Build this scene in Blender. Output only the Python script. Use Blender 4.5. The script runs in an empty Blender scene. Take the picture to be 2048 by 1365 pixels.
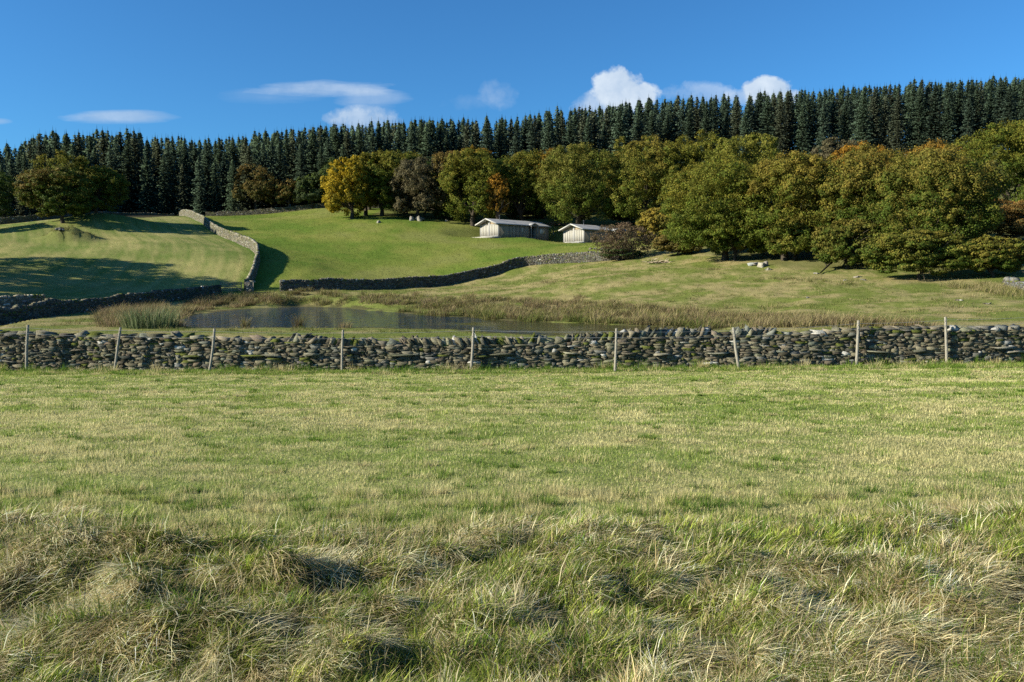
import bpy, math, numpy as np
from mathutils import Vector
R = math.radians
scene = bpy.context.scene
COL = scene.collection

# ---------------------------------------------------------------- camera, sky, sun, exposure
F = 1593.0                                   # focal length in pixels of a 2048 wide frame (28 mm)
PITCH = math.atan(122.5 / F)
cam_d = bpy.data.cameras.new("camera"); cam = bpy.data.objects.new("camera", cam_d); COL.objects.link(cam)
cam_d.sensor_width = 36.0; cam_d.lens = 28.0; cam_d.clip_start = 0.05; cam_d.clip_end = 5000
cam.location = (0, 0, 0); cam.rotation_euler = (math.pi / 2 - PITCH, 0, 0)
scene.camera = cam
SUN_EL, SUN_BEHIND = R(24), R(15)            # low sun from the left, a little behind the camera
w = bpy.data.worlds.new("World"); scene.world = w; w.use_nodes = True
nt = w.node_tree; nt.nodes.clear(); L = nt.links.new
def N(tree, t, **k):
    n = tree.nodes.new(t)
    for a, v in k.items(): setattr(n, a, v)
    return n
def M_(tree, op, a, b=None, c=None, clamp=False):
    n = tree.nodes.new('ShaderNodeMath'); n.operation = op; n.use_clamp = clamp
    for i, v in enumerate((a, b, c)):
        if v is None: continue
        if isinstance(v, (int, float)): n.inputs[i].default_value = v
        else: tree.links.new(v, n.inputs[i])
    return n.outputs[0]
sky = N(nt, 'ShaderNodeTexSky', sky_type='NISHITA', sun_disc=False)
sky.sun_elevation = SUN_EL; sky.sun_rotation = math.atan2(-math.cos(SUN_BEHIND), -math.sin(SUN_BEHIND))
sky.altitude = 300; sky.air_density = 1.0; sky.dust_density = 0.6; sky.ozone_density = 3.0
tc = N(nt, 'ShaderNodeTexCoord'); sx = N(nt, 'ShaderNodeSeparateXYZ'); L(tc.outputs['Generated'], sx.inputs[0])
yy = M_(nt, 'MAXIMUM', sx.outputs[1], 0.05)
U = M_(nt, 'DIVIDE', sx.outputs[0], yy); V = M_(nt, 'DIVIDE', sx.outputs[2], yy)
front = M_(nt, 'GREATER_THAN', sx.outputs[1], 0.05)
cmb = N(nt, 'ShaderNodeCombineXYZ'); L(U, cmb.inputs[0]); L(V, cmb.inputs[1])
def noise(tree, vec, scale, detail, rough=.55):
    n = tree.nodes.new('ShaderNodeTexNoise'); n.inputs['Scale'].default_value = scale
    n.inputs['Detail'].default_value = detail; n.inputs['Roughness'].default_value = rough
    if vec is not None: tree.links.new(vec, n.inputs['Vector'])
    return n
n1 = noise(nt, cmb.outputs[0], 22, 8, .6).outputs[0]
n2 = noise(nt, cmb.outputs[0], 60, 6, .6).outputs[0]
mp = N(nt, 'ShaderNodeMapping'); mp.inputs['Scale'].default_value = (9, 60, 1); L(cmb.outputs[0], mp.inputs[0])
n3 = noise(nt, mp.outputs[0], 1.0, 6, .6).outputs[0]
# clouds: centre x,y and half sizes (2048 px units as view directions), opacity, softness, noise amount, streaky
CLOUDS = [(255, 241, 125, 15, .6, 1.3, 1.2, 1), (650, 186, 150, 18, .5, 1.3, 1.4, 1), (745, 205, 75, 26, .34, 1.2, 1.6, 1),
          (560, 200, 110, 20, .16, 1.0, 1.4, 1), (735, 245, 88, 28, .80, 1.5, 1.8, 0), (995, 196, 40, 32, .26, .9, 2.2, 0), (945, 215, 60, 18, .14, .9, 2.0, 0),
          (1232, 184, 52, 44, 1.0, 3.0, 1.3, 0), (1272, 200, 46, 30, 1.0, 2.6, 1.4, 0), (1205, 215, 72, 26, .7, 1.4, 1.6, 0),
          (1390, 195, 75, 22, .4, 1.3, 2.0, 0), (1524, 190, 54, 32, 1.0, 3.0, 1.3, 0), (1555, 203, 45, 20, .9, 2.3, 1.4, 0), (1475, 203, 36, 18, .6, 1.8, 1.6, 0), (12, 250, 32, 7, .45, 1.2, 1.0, 1)]
mask = None
for cx, cy, a, b, op, soft, na, st in CLOUDS:
    dx = M_(nt, 'MULTIPLY', M_(nt, 'SUBTRACT', U, (cx - 1024) / F), F / a)
    dy = M_(nt, 'MULTIPLY', M_(nt, 'SUBTRACT', V, (560 - cy) / F), F / b)
    d2 = M_(nt, 'ADD', M_(nt, 'MULTIPLY', dx, dx), M_(nt, 'MULTIPLY', dy, dy))
    nn = n3 if st else n1
    e = M_(nt, 'ADD', M_(nt, 'SUBTRACT', 1.0, d2), M_(nt, 'MULTIPLY', M_(nt, 'SUBTRACT', nn, .5), na * 1.6))
    if not st: e = M_(nt, 'ADD', e, M_(nt, 'MULTIPLY', M_(nt, 'SUBTRACT', n2, .5), na * .7))
    e = M_(nt, 'MULTIPLY', e, soft * .8, clamp=True)
    e = M_(nt, 'SMOOTH_MIN', e, 1.0, .2)
    e = M_(nt, 'MULTIPLY', e, op, clamp=True)
    mask = e if mask is None else M_(nt, 'SUBTRACT', 1.0, M_(nt, 'MULTIPLY', M_(nt, 'SUBTRACT', 1.0, mask), M_(nt, 'SUBTRACT', 1.0, e)))
mask = M_(nt, 'MULTIPLY', mask, front)
crp = N(nt, 'ShaderNodeValToRGB'); crp.color_ramp.elements[0].color = (3.6, 4.7, 6.2, 1); crp.color_ramp.elements[1].color = (6.6, 7.3, 8.0, 1)
crp.color_ramp.elements[0].position = .3; crp.color_ramp.elements[1].position = .62
L(M_(nt, 'ADD', M_(nt, 'MULTIPLY', n1, .7), M_(nt, 'MULTIPLY', M_(nt, 'SUBTRACT', V, .2), 2.2)), crp.inputs[0])
tint = N(nt, 'ShaderNodeMix', data_type='RGBA', blend_type='MULTIPLY'); tint.inputs[0].default_value = 1
L(sky.outputs[0], tint.inputs[6]); tint.inputs[7].default_value = (.37, .86, 1.24, 1)
mx = N(nt, 'ShaderNodeMix', data_type='RGBA'); L(mask, mx.inputs[0]); L(tint.outputs[2], mx.inputs[6]); L(crp.outputs[0], mx.inputs[7])
bg = N(nt, 'ShaderNodeBackground'); bg.inputs[1].default_value = 0.061; L(mx.outputs[2], bg.inputs[0])
wo = N(nt, 'ShaderNodeOutputWorld'); L(bg.outputs[0], wo.inputs[0])
sd = bpy.data.lights.new("sun", 'SUN'); sd.energy = 5.0; sd.angle = R(.5); sd.color = (1, .92, .74)
so = bpy.data.objects.new("sun", sd); COL.objects.link(so)
SDIR = Vector((-math.cos(SUN_BEHIND) * math.cos(SUN_EL), -math.sin(SUN_BEHIND) * math.cos(SUN_EL), math.sin(SUN_EL)))
so.rotation_euler = SDIR.to_track_quat('Z', 'Y').to_euler(); so.location = (-40, -10, 60)
vs = scene.view_settings; vs.view_transform = 'Standard'; vs.look = 'None'; vs.exposure = 1.08; vs.gamma = 1; vs.use_curve_mapping = False
cy = scene.cycles; cy.max_bounces = 6; cy.diffuse_bounces = 3; cy.glossy_bounces = 3; cy.transmission_bounces = 3
cy.use_denoising = False; cy.sample_clamp_indirect = 4

# ---------------------------------------------------------------- helpers
def ray(px, py):
    u = (px - 1024) / F; v = -(py - 682.5) / F
    return np.array([u, math.cos(PITCH) + v * math.sin(PITCH), -math.sin(PITCH) + v * math.cos(PITCH)])
def at(px, py, Y):
    d = ray(px, py); return d * (Y / d[1])
def _h(i, j, s):
    n = (i.astype(np.int64) * 374761393 + j.astype(np.int64) * 668265263 + s * 2147483647) & 0xffffffff
    n = ((n ^ (n >> 13)) * 1274126177) & 0xffffffff
    n = ((n ^ (n >> 16)) * 2246822519) & 0xffffffff
    return ((n ^ (n >> 15)) & 0xffffff) / float(0xffffff)
def vn(x, y, s=0):
    x = np.asarray(x, float); y = np.asarray(y, float)
    i = np.floor(x); j = np.floor(y); fx = x - i; fy = y - j
    fx = fx * fx * (3 - 2 * fx); fy = fy * fy * (3 - 2 * fy); i = i.astype(np.int64); j = j.astype(np.int64)
    return (_h(i, j, s) * (1 - fx) + _h(i + 1, j, s) * fx) * (1 - fy) + (_h(i, j + 1, s) * (1 - fx) + _h(i + 1, j + 1, s) * fx) * fy
def fbm(x, y, s=0, o=4):
    a, t, r = 1.0, 0.0, 0.0
    for k in range(o):
        r = r + a * vn(x * 2 ** k + 17 * k, y * 2 ** k - 31 * k, s + k); t += a; a *= .5
    return r / t
def sst(a, b, x):
    t = np.clip((x - a) / (b - a), 0, 1); return t * t * (3 - 2 * t)
def lerp(a, b, t): return a + (b - a) * t
def C3(*c): return np.array(c, float)

# ---------------------------------------------------------------- terrain (fitted to sight lines at estimated distances)
CP = [(0, 600, 84), (200, 598, 93), (0, 550, 103), (250, 545, 112), (0, 500, 122), (250, 490, 128), (400, 500, 126), (140, 480, 135),
      (128, 447, 145), (0, 463, 139), (60, 448, 160), (300, 432, 190), (100, 438, 178), (440, 590, 105), (500, 584, 105), (540, 588, 103), (395, 596, 100), (277, 610, 88), (178, 622, 78),
      (99, 636, 66), (0, 652, 58), (519, 526, 119), (513, 503, 130), (480, 489, 138), (430, 468, 150), (395, 442, 172), (365, 433, 195),
      (560, 583, 101), (700, 580, 105), (800, 578, 109), (900, 570, 113.7), (980, 553, 118), (1050, 532, 121), (1130, 525, 119), (1200, 522, 116),
      (560, 560, 112), (600, 500, 138), (700, 540, 124), (550, 432, 190), (650, 416, 200), (800, 446, 165), (800, 500, 141), (960, 473, 156), (1040, 476, 153), (1110, 474, 157),
      (900, 520, 133), (1150, 486, 150), (1190, 486, 150), (1000, 442, 178), (1300, 440, 175), (1250, 480, 140), (1300, 520, 108),
      (1350, 528, 100), (1500, 545, 86), (1700, 560, 77), (1950, 572, 69), (1400, 600, 70), (1200, 560, 90), (1900, 600, 58), (1700, 640, 46), (2040, 640, 42),
      (1250, 630, 64), (1500, 640, 54), (1100, 600, 82), (950, 590, 92), (1700, 420, 125), (1980, 430, 108), (1500, 440, 130),
      (700, 600, 90), (400, 625, 84), (250, 640, 70), (120, 655, 52), (300, 655, 55), (600, 658, 52), (900, 660, 51)]
pts = [at(*c) for c in CP]
for x, y, z in [(-16, 24, -2.74), (0, 24, -2.80), (16, 24, -2.56), (-16, 36, -2.95), (0, 36, -2.98), (16, 36, -2.62), (-45, 30, -2.9), (45, 30, -1.4),
                (-83, 215, 15.5), (-30, 212, 18.5), (10, 212, 22), (50, 208, 26.5), (100, 205, 31), (140, 205, 34), (-140, 215, 12), (-90, 250, 17), (0, 250, 24), (100, 250, 34),
                (-100, 110, 2.5), (-100, 145, 8), (-110, 80, -2.2), (-80, 60, -3.1), (-60, 45, -3.0), (80, 70, 2), (100, 110, 12), (60, 50, -.8)]:
    pts.append(np.array([x, y, z], float))
pts = np.array(pts); CXY = pts[:, :2] / 50.0
def _k(r2): return .5 * r2 * np.log(r2 + 1e-12)
n_ = len(pts); A = np.zeros((n_ + 3, n_ + 3)); d_ = CXY[:, None] - CXY[None]
A[:n_, :n_] = _k((d_ ** 2).sum(-1)) + np.eye(n_) * 0.004
A[:n_, n_] = 1; A[:n_, n_ + 1:] = CXY; A[n_:, :n_] = A[:n_, n_:].T
SOL = np.linalg.solve(A, np.concatenate([pts[:, 2], np.zeros(3)]))
def rbf(x, y):
    q = np.stack([np.clip(x, -150, 160), np.clip(y, 15, 262)], -1) / 50.0; out = np.empty(len(q))
    for i in range(0, len(q), 40000):
        p = q[i:i + 40000]; k = _k(((p[:, None] - CXY[None]) ** 2).sum(-1))
        out[i:i + 40000] = k @ SOL[:n_] + SOL[n_] + p @ SOL[n_ + 1:]
    return out
ZW = -3.12
def onwater(px, py):
    d = ray(px, py); t = ZW / d[2]; return d[:2] * t
POND = np.array([onwater(*p) for p in [(345, 650), (352, 640), (400, 628), (460, 622), (520, 617), (600, 614), (690, 616), (740, 622), (800, 626), (850, 631), (880, 633),
                                        (945, 634), (985, 640), (1050, 643), (1120, 646), (1190, 648), (1260, 652), (1340, 655), (1420, 659), (1400, 668), (1200, 676), (1000, 668), (900, 660), (820, 659), (740, 656), (640, 658), (540, 656), (470, 658), (390, 657)]])
def polysd(x, y, P):
    """signed distance to polygon P, negative inside"""
    x = np.asarray(x, float); y = np.asarray(y, float); d = np.full(x.shape, 1e9); ins = np.zeros(x.shape, bool)
    for i in range(len(P)):
        ax, ay = P[i - 1]; bx, by = P[i]; ex, ey = bx - ax, by - ay
        t = np.clip(((x - ax) * ex + (y - ay) * ey) / (ex * ex + ey * ey), 0, 1)
        d = np.minimum(d, (x - ax - t * ex) ** 2 + (y - ay - t * ey) ** 2)
        c = ((ay > y) != (by > y)); ins ^= c & (x < ex * (y - ay) / (ey if ey else 1e-9) + ax)
    d = np.sqrt(d); return np.where(ins, -d, d)
def nearplane(x, y): return -1.60 - 0.0475 * y - .012 * np.clip(y - 12, 0, 20) * 0 + np.where(x > 0, .014 * x, .002 * x) * sst(3, 24, y)
HOLLOWS = []
for px, py, Y, a, b, dz in [(690, 1190, 4.15, .28, .10, -.17), (800, 1175, 4.3, .35, .07, -.10), (1600, 1235, 3.95, .26, .08, -.16), (1310, 1245, 3.9, .22, .08, -.12), (60, 1190, 4.2, .22, .12, -.17),
                            (10, 1270, 3.7, .2, .08, -.12), (90, 1040, 5.9, .35, .12, -.1), (1560, 1110, 5.0, .5, .09, -.07), (1100, 1140, 4.6, .35, .08, -.08), (2030, 1220, 4, .15, .1, -.13),
                            (860, 1075, 5.4, .22, .12, -.10), (300, 1230, 3.95, .25, .1, .12), (640, 1240, 3.9, .3, .12, .11), (560, 1180, 4.25, .25, .14, .12), (1500, 1210, 4.05, .25, .12, .14),
                            (1230, 1170, 4.3, .5, .16, .08), (1850, 1200, 4.1, .5, .2, .08), (200, 1120, 4.8, .6, .15, .1), (380, 1290, 3.6, .3, .12, .1), (1100, 1300, 3.5, .5, .15, .09),
                            (450, 1105, 4.95, .35, .08, -.07), (920, 1310, 3.45, .2, .07, -.1), (1950, 1330, 3.4, .3, .07, -.08)]:
    p = at(px, py, Y); HOLLOWS.append((p[0], Y, a, b, dz))
def relief(x, y):
    """lumpy uncut grass on the near bank"""
    edge = 5.75 + .9 * (fbm(x * .45, y * .3, 5, 3) - .5) * 2
    wgt = 1 - sst(edge - .9, edge + .5, y)
    bil = np.abs(2 * fbm(x * 1.2 + .3, y * 1.7, 11, 3) - 1)
    bil2 = np.abs(2 * fbm(x * 2.4, y * 3.0, 21, 2) - 1)
    m = .22 * bil ** .7 + .13 * bil2
    for cx, cyy, a, b, dz in HOLLOWS:
        m = m + 1.15 * dz * np.exp(-((x - cx) / a) ** 2 - ((y - cyy) / b) ** 2)
    return m * wgt, wgt
MOUND = at(140, 482, 134)
MOUND2 = at(215, 440, 152)
def H(x, y, full=True):
    x = np.atleast_1d(np.asarray(x, float)); y = np.atleast_1d(np.asarray(y, float))
    z = nearplane(x, y); far = y > 23
    if far.any():
        xf, yf = x[far], y[far]; r = rbf(xf, yf)
        bump = (fbm(xf / 5, yf / 5, 3, 3) - .5) * .5 + (fbm(xf / 1.6, yf / 1.6, 8, 2) - .5) * .16
        left = (xf < -39) | (yf > 125) & (xf < 60)
        r = r + bump * sst(34, 55, yf) * np.where(left, .35, 1.0)
        r = r + 1.9 * np.exp(-(((xf - MOUND[0]) / 3.9) ** 2 + ((yf - MOUND[1]) / 2.6) ** 2) ** 1.4) * (1 + 1.1 * (fbm(xf * 1.2, yf * 1.2, 9, 2) - .5))
        r = r + 1.6 * np.exp(-((xf - MOUND2[0]) / 8) ** 2 - ((yf - MOUND2[1]) / 5) ** 2)
        for cpx, cpy, cY in ((997, 472.5, 155), (1168.5, 483.8, 153)):      # level platforms cut for the cabins
            cp = at(cpx, cpy, cY); dx, dy = xf - cp[0], yf - cp[1]; ca, sa = math.cos(R(42)), math.sin(R(42)); lx, ly = dx * ca + dy * sa, -dx * sa + dy * ca
            dd = np.hypot(np.maximum(np.abs(lx - 6) - 8.5, 0), np.maximum(np.abs(ly - 2.75) - 4.0, 0)); r = lerp(np.minimum(r, cp[2] - .36 + .03 * np.clip(dd, 0, 3)), r, sst(0, 6, dd))
        s = polysd(xf, yf, POND)
        out = np.where(s < 10, np.maximum(r, ZW + .07 + .012 * np.clip(s, 0, 12)), r); out = lerp(ZW + .06, out, sst(0, 2.6, s))
        r = np.where(s > 0, out, ZW - .03 - .12 * np.clip(-s, 0, 6))
        z[far] = lerp(z[far], r, sst(25.5, 34, yf))
    nr = (y < 9) & (y > 0)
    if nr.any(): z[nr] += relief(x[nr], y[nr])[0]
    md = (y > 0) & (y < 26)
    if md.any(): z[md] += (fbm(x[md] * .5, y[md] * .8, 41, 3) - .5) * .10 * (1 - sst(22, 25, y[md]))
    return z
def Hs(x, y): return float(H(x, y)[0])
def hit(px, py, y0=25.0):
    d = ray(px, py); Y = np.arange(y0, 260, .25); X = d[0] / d[1] * Y; Z = d[2] / d[1] * Y
    h = H(X, Y); b = np.nonzero(h > Z)[0]
    i = b[0] if len(b) else len(Y) - 1
    return np.array([X[i], Y[i], h[i]])
def up(px, py):                                            # ground seen at this pixel beyond the near wall
    return hit(px, py, 27)

# wall lines -------------------------------------------------------
def line(*c): return np.array([at(*p)[:2] for p in c])
SW = line((492, 588, 105.6), (499, 565, 108.5), (509, 545, 114), (516, 526, 119), (515, 508, 126), (503, 498, 133), (470, 484, 141), (440, 472, 148), (420, 460, 155), (405, 448, 166), (390, 440, 176), (365, 433, 195), (360, 431, 204))
GW = line((439, 590, 105), (395, 596, 100), (277, 610, 88), (178, 622, 78), (99, 636, 66), (40, 645, 61), (-60, 655, 55), (-300, 670, 47))
MW = line((560, 583, 101), (620, 582, 102.5), (700, 580, 105), (800, 578, 109), (900, 570, 113.7), (980, 553, 118), (1050, 532, 121), (1130, 525, 119), (1205, 522, 115.5), (1238, 523, 113.5))
def xs_at(Y): return np.interp(Y, SW[:, 1], SW[:, 0])
def ym_at(X): return np.interp(X, MW[:, 0], MW[:, 1])

# ---------------------------------------------------------------- mesh and material helpers
def newmesh(name, v, faces, mats, col=None, smooth=False, parent=None, midx=None):
    """faces: list of (M,k) int arrays"""
    me = bpy.data.meshes.new(name); v = np.ascontiguousarray(v, np.float32)
    if isinstance(faces, np.ndarray): faces = [faces]
    faces = [f for f in faces if len(f)]
    me.vertices.add(len(v)); me.vertices.foreach_set('co', v.ravel())
    loops = np.concatenate([f.ravel() for f in faces]).astype(np.int32)
    tot = np.concatenate([np.full(len(f), f.shape[1], np.int32) for f in faces])
    st = np.concatenate([[0], np.cumsum(tot)[:-1]]).astype(np.int32)
    me.loops.add(len(loops)); me.loops.foreach_set('vertex_index', loops)
    me.polygons.add(len(tot)); me.polygons.foreach_set('loop_start', st); me.polygons.foreach_set('loop_total', tot)
    if smooth: me.polygons.foreach_set('use_smooth', np.ones(len(tot), bool))
    if midx is not None: me.polygons.foreach_set('material_index', np.asarray(midx, np.int32))
    me.update(calc_edges=True)
    if col is not None:
        a = me.color_attributes.new('col', 'FLOAT_COLOR', 'POINT'); c = np.ones((len(v), 4), np.float32); c[:, :3] = np.clip(col, 0, 1)
        a.data.foreach_set('color', c.ravel())
    for m in (mats if isinstance(mats, (list, tuple)) else [mats]): me.materials.append(m)
    o = bpy.data.objects.new(name, me); COL.objects.link(o)
    if parent is not None: o.parent = parent
    return o
def tag(o, label=None, cat=None, group=None, kind=None):
    if label: o['label'] = label
    if cat: o['category'] = cat
    if group: o['group'] = group
    if kind: o['kind'] = kind
    return o
def empty(name, loc, label, cat, group=None, rz=0.0):
    o = bpy.data.objects.new(name, None); COL.objects.link(o); o.location = loc; o.rotation_euler = (0, 0, rz); o.empty_display_size = .3
    return tag(o, label, cat, group)
def mat(name, color=None, rough=.8, spec=.2, transl=0.0, var=0.0, vscale=5.0, bump=0.0, bscale=20.0, objcol=False, coord='Object', stretch=None):
    m = bpy.data.materials.new(name); m.use_nodes = True; t = m.node_tree; t.nodes.clear(); l = t.links.new
    b = N(t, 'ShaderNodeBsdfPrincipled'); b.inputs['Roughness'].default_value = rough; b.inputs['Specular IOR Level'].default_value = spec
    o = N(t, 'ShaderNodeOutputMaterial')
    if color is None:
        a = N(t, 'ShaderNodeAttribute', attribute_name='col'); c = a.outputs['Color']
    else:
        a = N(t, 'ShaderNodeRGB'); a.outputs[0].default_value = (*color, 1); c = a.outputs[0]
    tcn = N(t, 'ShaderNodeTexCoord'); vec = tcn.outputs[coord]
    if stretch:
        mpn = N(t, 'ShaderNodeMapping'); mpn.inputs['Scale'].default_value = stretch; l(vec, mpn.inputs[0]); vec = mpn.outputs[0]
    if objcol:
        oi = N(t, 'ShaderNodeObjectInfo'); mm = N(t, 'ShaderNodeMix', data_type='RGBA', blend_type='MULTIPLY'); mm.inputs[0].default_value = 1
        l(c, mm.inputs[6]); l(oi.outputs['Color'], mm.inputs[7]); c = mm.outputs[2]
    if var:
        nz = noise(t, vec, vscale, 5, .65)
        f = M_(t, 'ADD', M_(t, 'MULTIPLY', M_(t, 'SUBTRACT', nz.outputs[0], .5), var * 3.2), 1.0)
        mm = N(t, 'ShaderNodeMix', data_type='RGBA', blend_type='MULTIPLY'); mm.inputs[0].default_value = 1
        cc = N(t, 'ShaderNodeCombineColor'); [l(f, cc.inputs[i]) for i in range(3)]
        l(c, mm.inputs[6]); l(cc.outputs[0], mm.inputs[7]); c = mm.outputs[2]
    l(c, b.inputs['Base Color'])
    if bump:
        nb = noise(t, vec, bscale, 6, .6); bn = N(t, 'ShaderNodeBump'); bn.inputs['Strength'].default_value = bump; bn.inputs['Distance'].default_value = .05
        l(nb.outputs[0], bn.inputs['Height']); l(bn.outputs[0], b.inputs['Normal'])
    if transl:
        tr = N(t, 'ShaderNodeBsdfTranslucent'); l(c, tr.inputs[0]); ms = N(t, 'ShaderNodeMixShader'); ms.inputs[0].default_value = transl
        l(b.outputs[0], ms.inputs[1]); l(tr.outputs[0], ms.inputs[2]); l(ms.outputs[0], o.inputs[0])
    else: l(b.outputs[0], o.inputs[0])
    return m
M_GROUND = mat('ground_mat', rough=.95, spec=.05, var=.16, vscale=2.2, bump=1.0, bscale=9.0)
M_GRASS = mat('grass_mat', rough=.65, spec=.10, transl=.42)
M_RUSH = mat('rush_mat', rough=.7, spec=.08, transl=.3)
M_STONE = mat('stone_mat', rough=.95, spec=.05, var=.28, vscale=14, bump=.7, bscale=45)
M_ROCK = mat('rock_mat', rough=.92, spec=.15, var=.25, vscale=3, bump=.8, bscale=8)
M_LEAF = mat('leaf_mat', rough=.65, spec=.10, transl=.34)
M_NEEDLE = mat('needle_mat', rough=.75, spec=.06, transl=.15, objcol=True)
M_BARK = mat('bark_mat', color=(.055, .047, .036), rough=.95, spec=.05, var=.25, vscale=3)
M_POST = mat('post_mat', color=(.27, .25, .205), rough=.9, spec=.1, var=.3, vscale=6, stretch=(6, 6, 1), bump=.6, bscale=12)
M_WIRE = mat('wire_mat', color=(.25, .26, .28), rough=.5, spec=.4)
M_BOARD = mat('board_mat', rough=.85, spec=.15, var=.12, vscale=3, stretch=(8, 8, .6))
M_SHINGLE = mat('shingle_mat', color=(.33, .33, .335), rough=.85, spec=.2, var=.22, vscale=6)
M_FLUE = mat('flue_mat', color=(.025, .03, .04), rough=.4, spec=.5)
M_GLASS = mat('glass_mat', color=(.55, .56, .50), rough=.25, spec=.5)
M_WOOD = mat('gate_mat', color=(.20, .18, .15), rough=.9, spec=.1, var=.2, vscale=6)

# ---------------------------------------------------------------- ground
STRAW, GREEN = C3(.36, .31, .15), C3(.10, .145, .030)
def zone_color(x, y):
    """true colour of the turf at a place"""
    n = len(x); c = np.zeros((n, 3)); f1 = fbm(x * .35, y * .35, 60, 4)[:, None]; f2 = fbm(x / 9, y / 9, 61, 3)[:, None]; f3 = fbm(x * 2.2, y * 2.2, 62, 2)[:, None]
    mead = lerp(C3(.24, .235, .09), C3(.16, .20, .055), np.clip(.5 + 2.2 * (fbm(x * .55, y * 1.1, 63, 4)[:, None] - .5), 0, 1))
    right = lerp(C3(.125, .15, .034), C3(.25, .215, .095), np.clip(.45 + 3.6 * (f1 - .5) + 1.6 * (f3 - .5), 0, 1))
    midf = lerp(C3(.098, .15, .022), C3(.175, .19, .042), np.clip(.5 + 2.2 * (f2 - .5) + 1.2 * (f1 - .5), 0, 1))
    midf = lerp(midf, C3(.17, .18, .055), sst(.55, .75, f2) * .6)
    q = x - xs_at(y); st = .5 + .5 * np.sin(q * 1.9 + 1.0 * np.sin(y / 22) + 1.6 * fbm(x / 6, y / 25, 64, 2)); fine = .5 + .5 * np.sin(q * 4.3 + y * .05)
    left = lerp(C3(.115, .155, .036), C3(.28, .255, .10), np.clip(.10 + .30 * st[:, None] + .36 * fine[:, None] + 1.3 * (f2 - .5) + .9 * (f1 - .5), 0, 1))
    c[:] = right
    isl = (x < xs_at(np.clip(y, 105, 204))) & (y > 105) | (x < -39.5) & (y > 55) & (y <= 105)
    ism = ~isl & (y > ym_at(x)) & (x < 18) & (y > 100)
    ism2 = ~isl & (y > 122) & (x >= 18)
    c = np.where(isl[:, None], left, c); c = np.where((ism | ism2)[:, None], midf, c)
    gw = (np.exp(-(np.abs(x - xs_at(y)) / 1.2) ** 2) * (y > 104))[:, None]; c = lerp(c, C3(.075, .145, .02), gw * .8)
    c = lerp(c, mead, (y < 27)[:, None]); c = lerp(c, C3(.08, .15, .025), ((y > 22.9) & (y < 27))[:, None] * .9)
    sp_ = polysd(x, y, POND); bank = ((y > 27) & (sp_ < 5)) * np.where(fbm(x / 3, y / 5, 68, 2) > .5, .6, .15) * np.where(y < 58, 1.3, 1); c = lerp(c, C3(.125, .15, .035), np.clip(bank, 0, 1)[:, None]); c = lerp(c, C3(.06, .05, .028), ((sp_ < 1.0) & (y > 27) & (fbm(x / 2, y / 3, 69, 2) > .42))[:, None] * .7)
    # leaf litter under woods
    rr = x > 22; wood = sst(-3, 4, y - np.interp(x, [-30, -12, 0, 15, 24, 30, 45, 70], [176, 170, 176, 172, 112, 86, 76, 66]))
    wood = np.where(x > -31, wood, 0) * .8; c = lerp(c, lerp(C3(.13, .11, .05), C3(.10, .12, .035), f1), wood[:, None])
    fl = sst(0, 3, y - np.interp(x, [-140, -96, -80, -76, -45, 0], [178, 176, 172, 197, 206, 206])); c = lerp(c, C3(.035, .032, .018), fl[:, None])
    near = (y < 8.5)
    if near.any():
        m, wg = relief(x[near], y[near]); c[near] = lerp(c[near], C3(.10, .095, .04), (wg * .8)[:, None])
    md = np.exp(-((x - MOUND[0]) / 4.2) ** 2 - ((y - MOUND[1]) / 2.8) ** 2)[:, None]; c = lerp(c, lerp(C3(.08, .11, .025), C3(.13, .125, .045), f3), np.clip(md * 1.6, 0, 1) * .85)
    return c * (1 + .25 * (f3 - .5))
rs = [0.0, .4, .8, 1.2, 1.6]; r = 2.0
while r < 275:
    rs.append(r); r *= 1.011 if r > 9 else 1.009
rs += [290, 320, 380, 500, 800, 1500, 2500]
rs = np.array(rs)
ang = np.concatenate([np.linspace(-180, -50, 27)[:-1], np.linspace(-50, -36, 15)[:-1], np.linspace(-36, 36, 330)[:-1], np.linspace(36, 50, 15)[:-1], np.linspace(50, 180, 27)])
th = np.radians(ang); RR, TH = np.meshgrid(rs, th, indexing='ij'); gx = (RR * np.sin(TH)).ravel(); gy = (RR * np.cos(TH)).ravel()
gz = H(gx, gy); nr_, na_ = RR.shape
ii, jj = np.meshgrid(np.arange(nr_ - 1), np.arange(na_ - 1), indexing='ij'); a_ = (ii * na_ + jj).ravel()
gf = np.stack([a_, a_ + 1, a_ + na_ + 1, a_ + na_], -1)[:, ::-1]
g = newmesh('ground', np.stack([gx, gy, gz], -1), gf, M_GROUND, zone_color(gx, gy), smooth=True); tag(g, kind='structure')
tag(g, 'rolling green fields rising from the near meadow to the wooded hill', 'ground')
# water
wx = np.linspace(POND[:, 0].min() - 2, POND[:, 0].max() + 2, 60); wy = np.linspace(POND[:, 1].min() - 2, POND[:, 1].max() + 2, 60)
GX, GY = np.meshgrid(wx, wy); gxx, gyy = GX.ravel(), GY.ravel(); sd_ = polysd(gxx, gyy, POND)
i0, j0 = np.meshgrid(np.arange(59), np.arange(59), indexing='ij'); q = (i0 * 60 + j0).ravel(); wf = np.stack([q, q + 1, q + 61, q + 60], -1)
wf = wf[(sd_[wf] < 1.6).all(1)]; used = np.unique(wf); rem = np.full(3600, -1); rem[used] = np.arange(len(used))
m = bpy.data.materials.new('water_mat'); m.use_nodes = True; t = m.node_tree; b = t.nodes['Principled BSDF']
b.inputs['Base Color'].default_value = (.012, .014, .008, 1); b.inputs['Roughness'].default_value = .06; b.inputs['IOR'].default_value = 1.33; b.inputs['Specular IOR Level'].default_value = .6
g_ = N(t, 'ShaderNodeTexCoord'); mp = N(t, 'ShaderNodeMapping'); mp.inputs['Scale'].default_value = (.3, 1.0, 1); t.links.new(g_.outputs['Object'], mp.inputs[0])
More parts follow.
